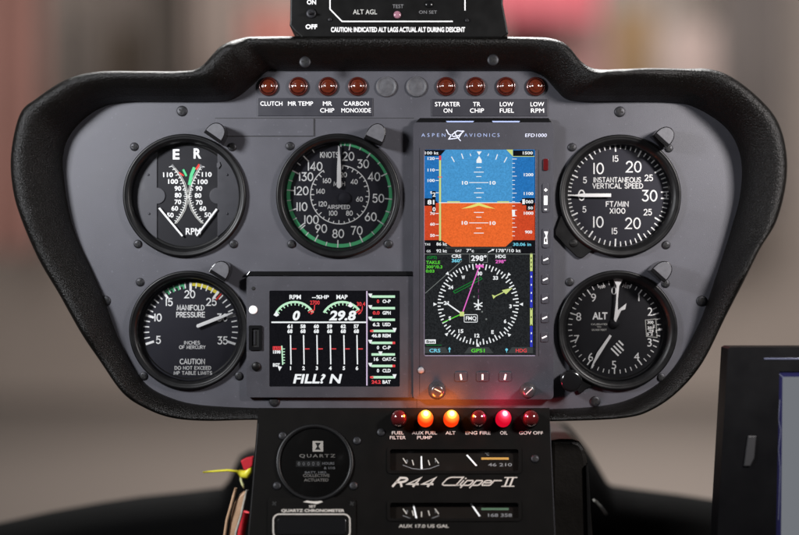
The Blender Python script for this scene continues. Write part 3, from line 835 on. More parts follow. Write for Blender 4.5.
# ================================================================== engine monitor
e = lambda x, y: (240 + x / 3.822, 265 + y / 3.822)
t = thing('engine_monitor', 'grey rectangular engine monitor with black screen reading FILL? N', 'engine monitor', 331, 397)
b = MB(dref=5)
b.fill([rrect(246.5, 276.4, 415, 397.4, 3), rrect(269.3, 290.6, 399.8, 386.8, 1.2)], .2, 5, 'plate')
b.prism([(246, 275.6), (249.5, 271.3), (412, 271.3), (414.6, 275.6)], .2, 3.4, 'gloss', .4)
b.build('case', t)
b = MB(dref=3.2); E = 3.25
b.rect(268, 289.5, 401, 388, 3.0, 'scr_black')
ln = lambda pts, w, m, dd=0.0: b.line(pts, w, E + dd, m)
ln([e(122, 219), e(483, 219)], 1.5, 'e_white'); ln([e(485, 101), e(485, 459)], 1.3, 'e_lilac', .05)
T = lambda s_, x, y, h, m, w=None, bold=.02, slant=0, dd=.02: b.text(s_, x, y, h, E + dd, m, w, bold, slant)
T('RPM', 295.2, 297.0, 4.4, 'e_white', 11.5, .03); T('MAP', 342, 297.0, 4.4, 'e_white', 11.2, .03); T('--%HP', 320.5, 297, 3.8, 'e_white', 17, .03)
for cx, a1, ptr in ((294.6, 60, -62), (342.3, 52, 24)):
    cc = (cx, 323.3)
    b.ring(cc, 20.2, 22.4, E, 'e_mint', -60, a1, 30)
    for i in range(10): b.tick(cc, -56 + i * 11.5, 18, 20.5, 1.0, E + .02, 'e_mint')
    b.tick(cc, 53, 17.5, 22.6, 1.3, E + .06, 'e_red'); b.tick(cc, 60, 18.5, 21.6, 1.3, E + .06, 'e_red')
    px, py = pol(cc, ptr, 20.5)
    b.poly([(px - 3.0, py + 1.4), (px, py - 2.8), (px + 2.6, py + 1.4), (px, py + 3)], E + .1, 'e_white')
T('2700', 314.8, 302.6, 4, 'e_red', 9.6, .02); ln([(314.6, 305), (314.4, 309.5), (312.4, 312)], .9, 'e_red', .08)
T('30.4', 361, 304, 4, 'e_red', 8.6, .02); ln([(362.4, 306.6), (362, 310.4), (360.4, 312.4)], .9, 'e_red', .08)
T('0', 296.4, 315.6, 9.6, 'e_white', 7.2, .045, .2, .12); T('29.8', 343, 315.6, 9.8, 'e_white', 26, .04, .2, .12)
for i, x in enumerate((193, 243, 294, 345, 397, 447)):
    X = e(x, 0)[0]
    T(('61', '58', '60', '59', '62', '57')[i], X - .6, 326.4, 3.9, 'e_white', 5.2, .05); T('68', X - .6, 331.2, 3.9, 'e_white', 5.2, .05)
    ln([(X, 335.5), (X + .5, 364)], 1.25, 'e_white'); ln([(X + 1.6, 348.9), (X + 5.6, 348.9)], 1.0, 'e_red', .03)
    T(str(i + 1), X, 368.2, 3.9, 'e_white', None, .05)
b.rect(*e(125, 311), *e(158, 325), E + .02, 'e_red'); T('1650', 276.9, 348.2, 2.6, 'scr_black', 7.4, .0, 0, .06); T('1598', 276.8, 352, 3.2, 'e_white', 7.6, .05)
ln([e(160, 310), e(163, 380)], 1.3, 'e_mint', .04)
for i in range(6): ln([(282.5, 349 + i * 2.8), (284.6, 349 + i * 2.8)], .9, 'e_mint', .05)
T('EGT', 276.4, 365, 3.4, 'e_white', 7, .05); b.poly([(277.6, 366), (282, 366.8), (279.4, 371)], E + .1, 'e_white')
T('FILL? N', 317.6, 378.8, 9.4, 'e_white', 47, .03, .22)
rows = [(296.6, 'l', '0', 'O-P', 1), (308.2, 'l', '0.0', 'GPH', 1), (319.8, 'l', '6.2', 'USD', 0), (331, 'r', '46.8', 'REM', 0), (342.9, 'l', '0', 'C-P', 2), (354.5, 'm', '16', 'OAT-C', 0), (366, 'l', '0', 'CLD', 2), (377.3, 'r', '24.2', 'BAT', 1)]
for y, pt, a_, b_, rd in rows:
    b.rect(371.5, y - 1.2, 395, y + 1.2, E, 'e_mint')
    if rd == 2: b.rect(392.4, y - 1.2, 395.2, y + 1.2, E + .03, 'e_red')
    if pt == 'r': b.rect(370, y - 1, 373.5, y + 1, E + .03, 'e_red')
    xx = {'l': 370.3, 'm': 380.5, 'r': 394.6}[pt]
    b.poly([(xx - 2.2, y - 3), (xx + 2, y - 3), (xx + .6, y + 1), (xx - .8, y)], E + .08, 'e_white')
    T(a_, 376.2 if len(a_) > 1 else 378, y + 4.7, 3.5, 'e_red' if rd == 1 else 'e_white', 2.3 * len(a_), .04)
    T(b_, 386.6 + (len(b_) - 3) * 1.2, y + 4.7, 3.5, 'e_white', 2.55 * len(b_) + .6, .04)
scr = b.build('screen', t)
b = MB(dref=4); b.rect(269, 290.2, 400, 387, 4.0, 'sglass'); b.build('screen_glass', t)
b = MB(dref=6); b.revolve((253.1, 310), [(4.3, 5), (4.3, 5.6), (3.5, 6.2), (.01, 6.5)], 'white', 28); b.build('button', t)
b = MB(dref=6); b.revolve((253.4, 288.4), [(1.9, 5), (1.9, 5.3), (1.2, 5.4)], 'slot', 16, cap=True); b.build('light_sensor', t)
b = MB(dref=6.5)
b.fill([rrect(248.8, 325.4, 262.2, 350.2, 1.4), rrect(252, 328.6, 259, 347, .4)], 5, 6.8, 'gloss'); b.rect(251.5, 328, 259.5, 347.5, 5.05, 'slot')
b.prism([(253.4, 330.5), (255.4, 330.5), (255.4, 345), (253.4, 345)], 5.05, 6.2, 'steel', .2)
b.build('usb_port', t)
b = MB(dref=6); b.revolve((256.2, 366.6), [(4.6, 5), (4.6, 6), (3.8, 7), (.01, 7.2)], 'black', 28); b.build('knob', t)

M['letter'] = pbr('pale_blue_lettering_and_glint', (150, 165, 205), 0.5)
M['letterw'] = pbr('pale_lettering', (205, 210, 230), 0.5)
# ================================================================== flight display
t = thing('flight_display', 'tall flight display with blue and orange horizon above a compass rose', 'flight display', 483, 400)
b = MB(dref=9)
b.fill([rrect(413.2, 122.2, 553.5, 399.5, 4), rrect(424.2, 149.4, 536.0, 356.0, 1.5)], .2, 9, 'plate2')
b.prism([(416, 121.6), (420, 117.6), (549, 117.6), (552, 121.6)], .2, 7, 'gloss', .5)
b.prism([(446, 120.9), (474, 120.9), (473, 122.3), (447, 122.3)], 8.2, 9.5, 'letter'); b.prism([(492, 120.9), (520, 120.9), (519, 122.3), (493, 122.3)], 8.2, 9.5, 'letter')  # pale bars: highlights on the top edge, painted in flat colour
b.line([(419.6, 148), (419.6, 396)], .4, 9.03, 'black'); b.line([(538.6, 150), (538.6, 356)], .5, 9.03, 'black')
b.text('ASPEN', 433.4, 135, 3.4, 9.06, 'letter', 24.0, -.005, 0, 1.7); b.text('AVIONICS', 481.8, 135, 3.4, 9.06, 'letter', 35.5, -.005, 0, 1.5)
b.text('EFD1000', 536, 135.2, 3.3, 9.06, 'letterw', 21.5, .0, .1)
bq = lambda x, y: (405 + x / 3.82, 115 + y / 3.82)
b.line([bq(158, 56), bq(166, 72), bq(186, 82), bq(206, 78), bq(224, 62), bq(200, 60), bq(178, 76), bq(168, 90)], 1.0, 9.08, 'letterw')
b.line([bq(166, 92), bq(186, 90), bq(206, 86), bq(222, 60)], .9, 9.12, 'letterw'); b.line([bq(190, 64), bq(196, 80), bq(212, 98)], .9, 9.16, 'letterw')
b.build('case', t)

SD = 7.0
b = MB(dref=SD); E = SD + .1
def fa(x, y): return (405 + x / 3.82, 115 + y / 3.82)
def fb(x, y): return (405 + x / 3.347, 240 + y / 3.347)
R_ = lambda p0, p1, m, dd=0: b.rect(p0[0], p0[1], p1[0], p1[1], E + dd, m)
def PL(f, pts, m, dd=0): b.poly([f(*p) for p in pts], E + dd, m)
def LN(f, pts, w, m, dd=0, closed=False): b.line([f(*p) for p in pts], w, E + dd, m, closed)
def TX(f, s_, x, y, h, m, w=None, bold=.02, dd=.2, rot=0): b.text(s_, *f(x, y), h, E + dd, m, w, bold, 0, 1.0, rot)
b.rect(423, 148.4, 537, 356.6, SD, 'scr_dark')
R_(fa(71, 130), fa(496, 336), 'e_sky2'); R_(fa(71, 336), fa(496, 478), 'e_gnd2')
PL(fa, [(155, 131), (392, 131), (412, 152), (412, 335), (140, 335), (140, 152)], 'e_sky', .03)
PL(fa, [(140, 335), (412, 335), (412, 478), (384, 503), (178, 503), (140, 478)], 'e_gnd', .03)
R_(fa(71, 478), fa(140, 531), 'scr_black', .02); R_(fa(412, 478), fa(496, 531), 'scr_black', .02)
PL(fa, [(71, 133), (155, 133), (134, 156), (71, 156)], 'scr_black', .06); PL(fa, [(413, 135), (491, 135), (491, 158), (413, 158)], 'scr_black', .06)
PL(fa, [(386, 131), (412, 131), (412, 158)], 'e_yg', .07); LN(fa, [(413, 158), (494, 158)], .6, 'e_yg', .08)
LN(fa, [(134, 164), (134, 478)], 2.0, 'e_yg', .08); LN(fa, [(134, 158), (134, 170)], 2.2, 'e_red', .1); LN(fa, [(127, 237), (141, 237)], .8, 'e_red', .11)
TX(fa, '100 kt', 102, 145, 2.9, 'e_white', 13.5, .02)
for v, y in (('120', 166), ('110', 210), ('100', 250), ('90', 297), ('70', 376), ('60', 417), ('50', 460)):
    TX(fa, v, 100 if len(v) > 2 else 105, y, 2.9, 'e_white', 2.4 * len(v), .03); LN(fa, [(118, y), (128, y)], .7, 'e_white', .1)
PL(fa, [(74, 318), (112, 318), (112, 326), (127, 333), (112, 340), (112, 347), (74, 347)], 'scr_black', .24); R_(fa(103, 290), fa(117, 372), 'scr_black', .22)
TX(fa, '81', 99, 333, 4.6, 'e_white', 7, .04, .3); TX(fa, '2', 111, 304, 4.2, 'e_white', 3, .03, .3); TX(fa, '0', 111, 360, 4.2, 'e_white', 3, .03, .3)
TX(fa, '1500', 469, 145, 3, 'e_white', 10, .03)
for y, v in ((228, '1200'), (300, '1100'), (375, '1000'), (447, '900')): TX(fa, v, 472, y, 3, 'e_white', 2.4 * len(v), .03)
for i in range(19):
    y = 168 + i * 16.3; LN(fa, [(410, y), (419 if i % 4 else 426, y)], .6, 'e_white', .12)
R_(fa(447, 317), fa(495, 345), 'scr_black', .24); PL(fa, [(447, 324), (436, 331), (447, 338)], 'scr_black', .24); TX(fa, '1', 453, 331, 5, 'e_white', 2.6, .03, .3); TX(fa, '060', 475, 331, 3.4, 'e_white', 7.6, .03, .3)
R_(fa(463, 345), fa(492, 365), 'scr_black', .23); TX(fa, '50', 479, 355, 2.8, 'e_white', 5, .03, .3)
PL(fa, [(408, 362), (420, 362), (420, 382), (428, 386), (410, 388)], 'e_white', .2)
PL(fa, [(274, 139), (293, 139), (283, 153)], 'e_white', .1); PL(fa, [(273, 183), (293, 183), (293, 172), (283, 156), (273, 172)], 'e_white', .1)
for x, y, dx in ((183, 169, -5), (219, 157, -3), (250, 152, -1.5), (318, 152, 1.5), (350, 160, 3), (384, 171, 5)): LN(fa, [(x + dx, y - 9 if abs(dx) > 2 else y - 4), (x - dx, y + 9 if abs(dx) > 2 else y + 4)], .9 if abs(dx) > 2 else .7, 'e_white', .1)
for y, wd in ((200, 9), (218, 18), (235, 9), (258, 36), (280, 9), (297, 18), (315, 9), (372, 18), (390, 9), (412, 36), (432, 9), (451, 18)):
    LN(fa, [(282 - wd, y), (282 + wd, y)], .7, 'e_white', .1)
for x, y in ((229, 259), (335, 259), (228, 412), (335, 413)): TX(fa, '10', x, y, 3.6, 'e_white', 6, .03)
LN(fa, [(130, 335), (440, 335)], .7, 'e_white', .12); LN(fa, [(163, 332), (208, 332)], 1.4, 'e_yg', .14); LN(fa, [(354, 332), (396, 332)], 1.4, 'e_yg', .14)
PL(fa, [(215, 358), (282, 335), (345, 358), (310, 354), (282, 346), (254, 354)], 'e_yellow', .16)
TX(fa, 'TAS', 86, 494, 2.2, 'e_white', 5.6, .01); TX(fa, '86 kt', 140, 493, 3.1, 'e_white', 10.5, .02); TX(fa, '30.06 in', 447, 494, 3.1, 'e_cyan', 18, .02)
TX(fa, 'GS', 90, 520, 2.2, 'e_white', 4, .01); TX(fa, '92 kt', 140, 519, 3.1, 'e_white', 10.5, .02); TX(fa, 'OAT', 204, 519, 2.4, 'e_white', 6.5, .01); TX(fa, '7°c', 249, 518, 3.2, 'e_white', 7.6, .02)
TX(fa, '178°/10 kt', 395, 518, 3.2, 'e_white', 24.5, .02); LN(fa, [(318, 524), (338, 514)], .8, 'e_white', .2); PL(fa, [(330, 512), (342, 512), (336, 520)], 'e_white', .22)
PL(fa, [(155, 500), (178, 507), (384, 507), (408, 500), (408, 510), (155, 510)], 'e_dgrey', .01)
LN(fa, [(71, 531), (496, 531)], .5, 'e_grey', .1)
# compass rose
hc = fb(245, 215)
for i in range(72):
    a = i * 5 + 2; big = i % 2 == 0
    b.tick(hc, a, 35.0 if big else 37.6, 40.6, 1.15, E + .1, 'e_white')
for v, x, y, ro in (('W', 195, 125, 0), ('33', 303, 127, 0), ('3', 353, 222, 0), ('6', 335, 272, 0), ('E', 293, 308, 0), ('12', 241, 320, 0), ('15', 187, 305, 0), ('S', 150, 262, 0), ('21', 138, 211, 0), ('24', 153, 158, 0), ('30', 250, 112, 0)):
    TX(fb, v, x, y, 3.8, 'e_white', 2.5 * len(v) + (1 if v == 'W' else 0), .04)
for x, y, ang in ((100, 215, 90), (390, 215, 270), (143, 113, 135), (347, 116, 225), (140, 315, 45), (348, 317, -45), (244, 352, 0)):
    p = fb(x, y); pts = []
    for da, rr in ((0, 2.2), (130, 2.2), (230, 2.2)):
        aa = math.radians(ang + da); pts.append((p[0] + rr * math.sin(aa), p[1] - rr * math.cos(aa)))
    b.poly(pts, E + .12, 'e_white')
LN(fb, [(68, 178), (190, 70)], .6, 'e_grey', .1)
LN(fb, [(162, 172), (253, 124), (258, 130), (167, 178), (162, 172)], .7, 'e_dgreen', .12, True)
LN(fb, [(192, 245), (247, 92)], 1.1, 'e_mag', .2); LN(fb, [(246, 100), (246, 150)], .6, 'e_dmag', .14); LN(fb, [(246, 165), (246, 175)], .6, 'e_dmag', .14); LN(fb, [(246, 185), (246, 195)], .6, 'e_dmag', .14)
LN(fb, [(140, 212), (190, 247)], 1.3, 'e_white', .18); LN(fb, [(127, 276), (190, 247)], .9, 'e_green', .16)
R_(fb(183, 240), fb(198, 255), 'e_yg', .24)
LN(fb, [(298, 190), (335, 172)], 1.0, 'e_yg', .2); PL(fb, [(324, 168), (360, 160), (338, 182)], 'e_yg', .22); PL(fb, [(291, 183), (305, 188), (296, 197)], 'e_yg', .22)
LN(fb, [(245, 200), (245, 232)], 1.2, 'e_white', .26); LN(fb, [(231, 212), (258, 222)], 1.1, 'e_white', .28); LN(fb, [(258, 210), (233, 224)], 1.1, 'e_white', .3); LN(fb, [(238, 232), (252, 232)], .9, 'e_white', .31)
for x, y in ((258, 240), (272, 265), (219, 163), (231, 190)): b.disc(fb(x, y), .9, E + .2, 'e_grey', 12)
b.line(rrect(*fb(198, 250), *fb(242, 275), 1), .6, E + .2, 'e_white', True); TX(fb, 'FMQ', 221, 262, 4.0, 'e_white', 10.5, .02)
TX(fb, '(GPS)', 90, 58, 3.0, 'e_dgreen', 10, .02); TX(fb, 'TAKLE', 94, 75, 3.2, 'e_green', 14, .02); TX(fb, '300°/0.3', 98, 90, 3.0, 'e_green', 16, .02); TX(fb, '0:03', 84, 104, 3.0, 'e_green', 8.5, .02)
TX(fb, 'CRS', 172, 54, 3.4, 'e_white', 9.6, .03); TX(fb, '360°', 173, 69, 3.4, 'e_cyan', 10, .03); TX(fb, 'HDG', 320, 55, 3.4, 'e_white', 10, .03); TX(fb, '298°', 320, 72, 3.4, 'e_mag', 10.4, .03)
TX(fb, '298°', 247, 61, 5.6, 'e_white', 15.5, .03); LN(fb, [(216, 48), (216, 75), (232, 75)], .5, 'e_grey', .1); LN(fb, [(276, 48), (276, 75), (262, 75)], .5, 'e_grey', .1)
PL(fb, [(236, 84), (262, 82), (264, 94), (252, 90), (238, 95)], 'e_mag', .3)
for y0, y1, m_ in ((45, 104, 'e_yg'), (106, 226, 'e_blue'), (228, 286, 'e_yg'), (288, 358, 'e_blue')): R_(fb(418.5, y0), fb(427, y1), m_, .05)
for i in range(9): R_(fb(421, 120 + i * 27), fb(424.5, 126 + i * 27), 'e_white' if i < 4 or i > 6 else 'scr_black', .1)
for i in range(3): R_(fb(421, 58 + i * 14), fb(424, 64 + i * 14), 'scr_black', .1)
R_(fb(67, 333), fb(103, 347), 'e_white', .1); TX(fb, '8nm', 85, 340, 3.0, 'scr_black', 8.5, .03); LN(fb, [(72, 352), (122, 352)], .5, 'e_dgreen', .1)
for pts, s_, x, m_, w in (([(65, 379), (65, 359), (135, 359), (147, 379)], 'CRS', 100, 'e_cyan', 11), ([(198, 379), (213, 359), (280, 359), (297, 379)], 'GPS1', 244, 'e_green', 13.5), ([(343, 379), (358, 359), (428, 359), (428, 379)], 'HDG', 389, 'e_red', 11)):
    PL(fb, pts, 'e_dgrey', .06); TX(fb, s_, x, 370, 3.6, m_, w, .02)
LN(fb, [(149, 375), (149, 363)], .9, 'e_cyan', .1); PL(fb, [(144, 366), (149, 358), (154, 366)], 'e_cyan', .12); b.disc(fb(340, 367), 1.3, E + .1, 'e_cyan', 14); LN(fb, [(340, 367), (340, 376)], .6, 'e_cyan', .1)
b.line([(424, 149.2), (536.0, 149.2), (536.2, 355.8), (424, 355.8)], .8, E + .34, 'e_lilac', True); b.line([(537, 170), (537, 352)], .9, E + .3, 'e_bezel_glow'); b.line(rrect(422.9, 148.2, 537.2, 357, 1), 1.5, E + .2, 'e_bezel_glow', True)
b.build('screen', t)
b = MB(dref=8); b.rect(423.6, 148.8, 536.6, 356.4, 8.1, 'sglass'); b.build('screen_glass', t)
# side keys
b = MB(dref=11); b.prism(rrect(543.4, 158.5, 548.4, 170.5, 1.6), 9, 10.6, 'lens_dark', .4); b.build('red_key', t)
b = MB(dref=10.6); b.prism(rrect(542.6, 183, 549, 212.5, 2), 9, 10.2, 'plate2', .4); b.stext('+', 545.8, 189.8, 4.4, 10.25, 'white', wt=.25); b.prism(rrect(543.9, 195.6, 547.5, 205, .6), 10.15, 10.5, 'white'); b.rect(544.4, 208.8, 547, 210, 10.25, 'white'); b.build('rocker_key', t)
b = MB(dref=10.6); b.prism(rrect(542.6, 228, 549, 248, 2), 9, 10.2, 'plate2', .4); b.prism([(544, 231.5), (548, 231.5), (547, 236), (547.6, 244), (544, 244), (544.4, 238), (546, 236)], 10.15, 10.5, 'white'); b.rect(545, 238.5, 546.6, 242, 10.6, 'slot'); b.build('rocker_key', t)
for x, y in ((545.6, 259.4), (545.2, 279.3), (544.8, 298.5), (544.6, 317.8), (544.2, 337.2)):
    b = MB(dref=10.6); b.prism(rrect(x - 3.2, y - 5, x + 3.6, y + 5, 1.6), 9, 10.0, 'plate2', .4); b.line([(x - 1.8, y + .9), (x + 2.2, y - .9)], 1.4, 10.05, 'white'); b.build('key', t)
for x, lean in ((461, -.4), (482.6, 0), (505.2, .5)):
    b = MB(dref=10.6); b.prism(rrect(x - 6, 372, x + 6, 381.6, 2), 9, 10.0, 'plate2', .4); b.line([(x + lean, 374.8), (x - lean, 379.4)], 1.7, 10.05, 'white'); b.build('key', t)
for (x, y) in ((437.4, 391.8), (529.2, 391.8)):
    b = MB(dref=22); b.revolve((x, y), [(8, 9), (8, 10), (6.8, 11), (6.6, 20), (5.8, 21.6), (4, 22.2), (.01, 22.2)], 'knobm', 32) if 'knobm' in M else None
    M.setdefault('knobm', pbr('knob_dark', (50, 48, 50), 0.3, var=.1, vscale=100, coat=.4))
    if not b.v: b.revolve((x, y), [(9, 9), (9, 10.4), (7.6, 11), (7.2, 20), (6.4, 21.6), (4, 22.2), (.01, 22.2)], 'knobm', 32)
    b.line([(x - 2.6, y - 2.8), (x + 3.4, y + .2)] if x < 480 else [(x - 3.2, y + 2.4), (x + 2.6, y - 3.0)], .9, 22.3, 'cream')
    b.build('knob', t)
b = MB(dref=10); b.revolve((421, 370.4), [(3.2, 9), (3.2, 9.8), (2.4, 10.6), (.01, 11)], 'dimwhite', 20); b.build('light_sensor', t)

# ================================================================== warning lamps, top row
def warning_lamp(px, py, label):
    t = thing('warning_lamp', label, 'warning lamp', px, py, 0, group='red warning lamps along the top of the panel')
    b = MB(); b.revolve((px, py), [(9.6, 0), (9.7, 1), (9.2, 2.4), (8.4, 3.0), (7.6, 2.4), (7.2, 1.2)], 'lring', 40); b.build('ring', t)
    b = MB(); b.revolve((px, py), [(7.3, .8), (7.2, 2.6), (6.4, 4.2), (5.4, 4.6), (5.0, 4.2), (4.4, 5.0), (3, 5.9), (1.5, 6.3), (.01, 6.4)], 'lens', 40); b.build('lens', t)
    return t
names = ['CLUTCH', 'MR TEMP', 'MR CHIP', 'CARBON MONOXIDE', 'STARTER ON', 'TR CHIP', 'LOW FUEL', 'LOW RPM']
xs = [268.5, 298.4, 328, 357.6, 446, 475.5, 505.9, 535.6]
l0 = warning_lamp(xs[0], 86.5, 'unlit red warning lamp above the word CLUTCH')
for nm, x in list(zip(names, xs))[1:]:
    copy_tree(l0, FLAT.p(x, 86.5), 'unlit red warning lamp above the words ' + nm)

# ================================================================== warning box above the cowl
t = thing('altitude_warning_box', 'black warning box with white CAUTION line standing on top of the cowl', 'warning box', 400, 35)
b = MB(dref=30)
o_ = [(291, -60), (504, -60), (503, 4), (508.5, 33), (501, 37.5), (302, 37.5), (294.5, 31), (289.5, 25), (290, 20)]
b.prism(o_, -60, 30, 'black', 1.6, back=True)
fd_ = 30.12
b.line([(330, -20), (330, 9), (342, 21.3), (452.5, 21.3)], 1.1, fd_, 'white'); b.line([(465, -20), (465, 10)], 1.1, fd_, 'white')
b.text('ON', 311.5, 2, 4.6, fd_, 'white', 9, .02); b.text('OFF', 311.4, 26.6, 4.6, fd_, 'white', 11.6, .03)
b.text('ALT AGL', 365, 11.8, 4.6, fd_, 'cream', 24, -.005); b.text('TEST', 398, 6.2, 3.6, fd_, 'grey', 11, 0); b.text('ON SET', 428, 12, 3.0, fd_, 'grey', 18, 0)
b.text('CAUTION: INDICATED ALT LAGS ACTUAL ALT DURING DESCENT', 398, 29.5, 4.9, fd_, 'white', 134, .022)
b.build('case', t)
b = MB(dref=34); b.revolve((311, 12.6), [(5, 30), (5, 31), (4.2, 31.8), (2.6, 31.8)], 'steel', 24, cap=True)
b.revolve((310.4, 13.2), [(1.5, 31.5), (1.4, 36), (1.0, 38), (.01, 38.4)], 'steel', 14, cap=False); b.build('toggle_switch', t)
M['mauve'] = pbr('mauve_lens', (150, 105, 120), 0.2, coat=.6)
b = MB(dref=31); b.revolve((397.3, 14.4), [(3.8, 30), (3.6, 31), (2.8, 31.6), (.01, 32)], 'mauve', 20); b.build('test_button', t)
b = MB(dref=31); b.revolve((429, 4), [(3.8, 30), (3.6, 31), (2.8, 31.6), (.01, 32)], 'gloss', 20); b.build('set_button', t)
for x, y in ((330, 19.4), (467, 20.4)): screw(t, x, y, 30, .5)

# ================================================================== centre console, tilted
CP = CON
ct = thing('centre_console', 'black centre console face hanging below the panel with white R44 Clipper II lettering', 'console', 403, 412, 0, CP)
b = MB(CP)
out = [(258.5, 408), (549.5, 408), (550, 426), (556, 560), (246, 560), (257, 424)]
WX = [rrect(389, 448.5, 519.5, 472, 3), rrect(389, 502, 521, 519.5, 3)]
b.fill([out] + WX, -4, 0, 'console')
b.line([(549.9, 424), (555.6, 550)], .8, .15, 'steel')
b.add([b.P(x, y, dd) for x, y in out for dd in (-3.5, -130)], [tuple((2 * i, 2 * ((i + 1) % 6), 2 * ((i + 1) % 6) + 1, 2 * i + 1)) for i in range(6)], 'black')
b.line([(258.2, 424), (247.6, 548)], .5, .1, 'panel_edge')
M['lettery'] = pbr('faded_lettering', (122, 118, 113), 0.6); M['letterc'] = pbr('console_lettering', (186, 180, 172), 0.5)
b.stext('R44', 415.5, 482.2, 8.4, .15, 'letterc', w=38, wt=.25, slant=.45, gap=.24)
b.stext('clipper', 472, 481.6, 7.6, .15, 'letterc', w=56, wt=.15, slant=.5, gap=.02)
for x in (506.5, 511.5):
    b.line([(x - 1.6, 486.2), (x + 1.7, 477.8)], 1.7, .18, 'letterc')
b.line([(501.4, 486.4), (514, 486.4)], .9, .2, 'letterc'); b.line([(504.6, 477.6), (517, 477.6)], .9, .2, 'letterc')
TXT = lambda s_, x, y, h, w, m='letterc', bo=.01: b.text(s_, x, y, h, .15, m, w, bo)
M['letterl'] = pbr('lamp_lettering', (190, 176, 170), 0.5)
for rows_, x in (((('FUEL', 12), ('FILTER', 16)), 397.8), ((('AUX FUEL', 25), ('PUMP', 15)), 424.5), ((('ALT', 10),), 450.5), ((('ENG FIRE', 25),), 478), ((('OIL', 7.5),), 503.8), ((('GOV OFF', 24),), 531)):
    for i, (s_, w) in enumerate(rows_): TXT(s_, x, 433 + 4.7 * i, 3.2, w, 'letterl')
TXT('AUX 17.0 US GAL', 423.8, 526.2, 3.2, 50)
b.text('CT', 535, 459.5, 3, .15, 'grey', 6)
b.build('face_plate', ct)
for x, y in ((282.5, 436), (277, 486), (353.5, 486), (274.5, 504), (352, 504), (381, 432.5), (357, 441), (535, 459)): screw(ct, x, y, 0, .95, CP)

def console_thing(name, label, cat, px, py, group=None): return thing(name, label, cat, px, py, 0, CP, group)
# hour meter
t = console_thing('hour_meter', 'round black hour meter marked QUARTZ with an hourglass symbol on the console', 'hour meter', 315, 462)
b = MB(CP); c = (314.8, 463)
b.revolve(c, [(39, 0), (39, 1.6), (38, 2.6), (36, 2.8), (34.6, 1.8), (34.2, .6)], 'bezel', 72)
b.build('bezel', t)
b = MB(CP); b.disc(c, 34.6, .5, 'console', 60)
b.rect(312.6, 441.2, 323.2, 451.8, .6, 'letterc'); b.poly([(315, 443), (320.8, 443), (318.6, 446.5), (320.8, 450), (315, 450), (317.2, 446.5)], .7, 'slot')
b.text('QUARTZ', 317.4, 456, 3.2, .6, 'lettery', 36, .015, 0, 1.3)
b.rect(296, 461, 321, 467, .6, 'slot')
for i in range(5): b.text('0', 299 + i * 4.8, 464, 3.6, .7, 'grey', 2.2, 0)
b.text('HOURS', 328.4, 463.6, 2.6, .6, 'grey', 12); b.text('& 1/10', 329.5, 468.2, 2.4, .6, 'grey', 11)
b.text('BATT. HRS.', 316, 472.6, 2.2, .6, 'grey', 22); b.text('COLLECTIVE', 316.3, 475.8, 2.9, .6, 'lettery', 26.5); b.text('ACTUATED', 316.3, 480.2, 2.9, .6, 'lettery', 24.5)
b.build('dial', t)
b = MB(CP); b.disc(c, 34.4, 1.4, 'glass', 60); b.build('cover_glass', t)
# chronometer
t = console_thing('chronometer', 'black chronometer with white rounded outline at the bottom of the console', 'clock', 313, 530)
b = MB(CP); b.prism(rrect(268, 497.5, 356, 560, 5), 0, 1.6, 'console', .6); b.line(rrect(273.4, 514.6, 350, 538.5, 6), 1.2, 1.75, 'letterc', True); b.text('QUARTZ CHRONOMETER', 313, 511, 2.9, 1.75, 'letterc', 63, .03); b.text('SET', 312.6, 506.8, 2.4, 1.75, 'letterc', 7)
b.poly([(303, 502.4), (309, 500.4), (315, 500.4), (318, 499.4), (323, 502.4), (317, 504.4), (311, 503.6)], 1.8, 'letterc')
b.build('case', t)
b = MB(CP, dref=1.5); b.prism(rrect(277.4, 518, 346, 535, 3.5), 1.5, 2.6, 'gloss', .5); b.build('display_window', t)
# twin indicator windows
def fuel(y0, y1, label, warm, low):
    t = console_thing('twin_indicator', label, 'indicator', 454, (y0 + y1) / 2)
    b = MB(CP); b.fill([rrect(387, y0 - 2, 521.5, y1 + 2, 4), rrect(390, y0 + 1, 518.5, y1 - 1, 2.5)], 0, 1.0, 'console'); b.build('frame', t)
    b = MB(CP, dref=-5); b.rect(387, y0 - 3, 522, y1 + 3, -5, 'dialbrown'); g = .0
    ym = (y0 + y1) / 2
    for x, a in ((405, -3), (413, -1.2), (421.5, 0), (429, -1.2), (437, -3)):
        b.line([(x - a * .5, ym + 6.0 + a), (x + a * .6, ym + 1.4 + a)], 1.1, -4.9, 'letterc')
    b.line([(403, ym + 5), (412, ym + 8.4), (421, ym + 9.4), (430, ym + 8.4), (439, ym + 5)], .7, -4.85, 'grey')
    b.text('0', 407, ym + 1, 2.8, -4.9, 'grey'); b.text('F', 436, ym + 1, 2.8, -4.9, 'grey')
    b.line([(482, ym - 1.6), (508, ym - 1.6)], 2.2, -4.9, 'amberp' if warm else 'greenp')
    if warm: b.text('°C', 487, ym - 6, 2.8, -4.9, 'grey')
    b.text('46 210' if warm else '168 358', 500, ym + 4.6, 3.2, -4.9, 'grey', 24)
    b.build('dial', t)
    n1 = [(420.6, ym - 4), (422, ym - 4), (422.6, ym + 9), (420.8, ym + 9)] if not low else [(412.6, ym - 6), (414.2, ym - 6), (417.4, ym + 8), (415.6, ym + 8)]
    b = MB(CP, dref=-4); b.prism(n1, -4.8, -4, 'white', .15); b.build('needle', t)
    b = MB(CP, dref=-4); b.prism([(466, ym - 5), (467.6, ym - 5.6), (477.4, ym + 5.4), (475.8, ym + 6)] if not low else [(470, ym - 7), (471.6, ym - 7.6), (480.6, ym + 5.4), (479, ym + 6)], -4.8, -4, 'white', .15); b.build('needle', t)
    b = MB(CP); b.rect(389, y0, 519.5, y1, -1.5, 'glass'); b.build('cover_glass', t)
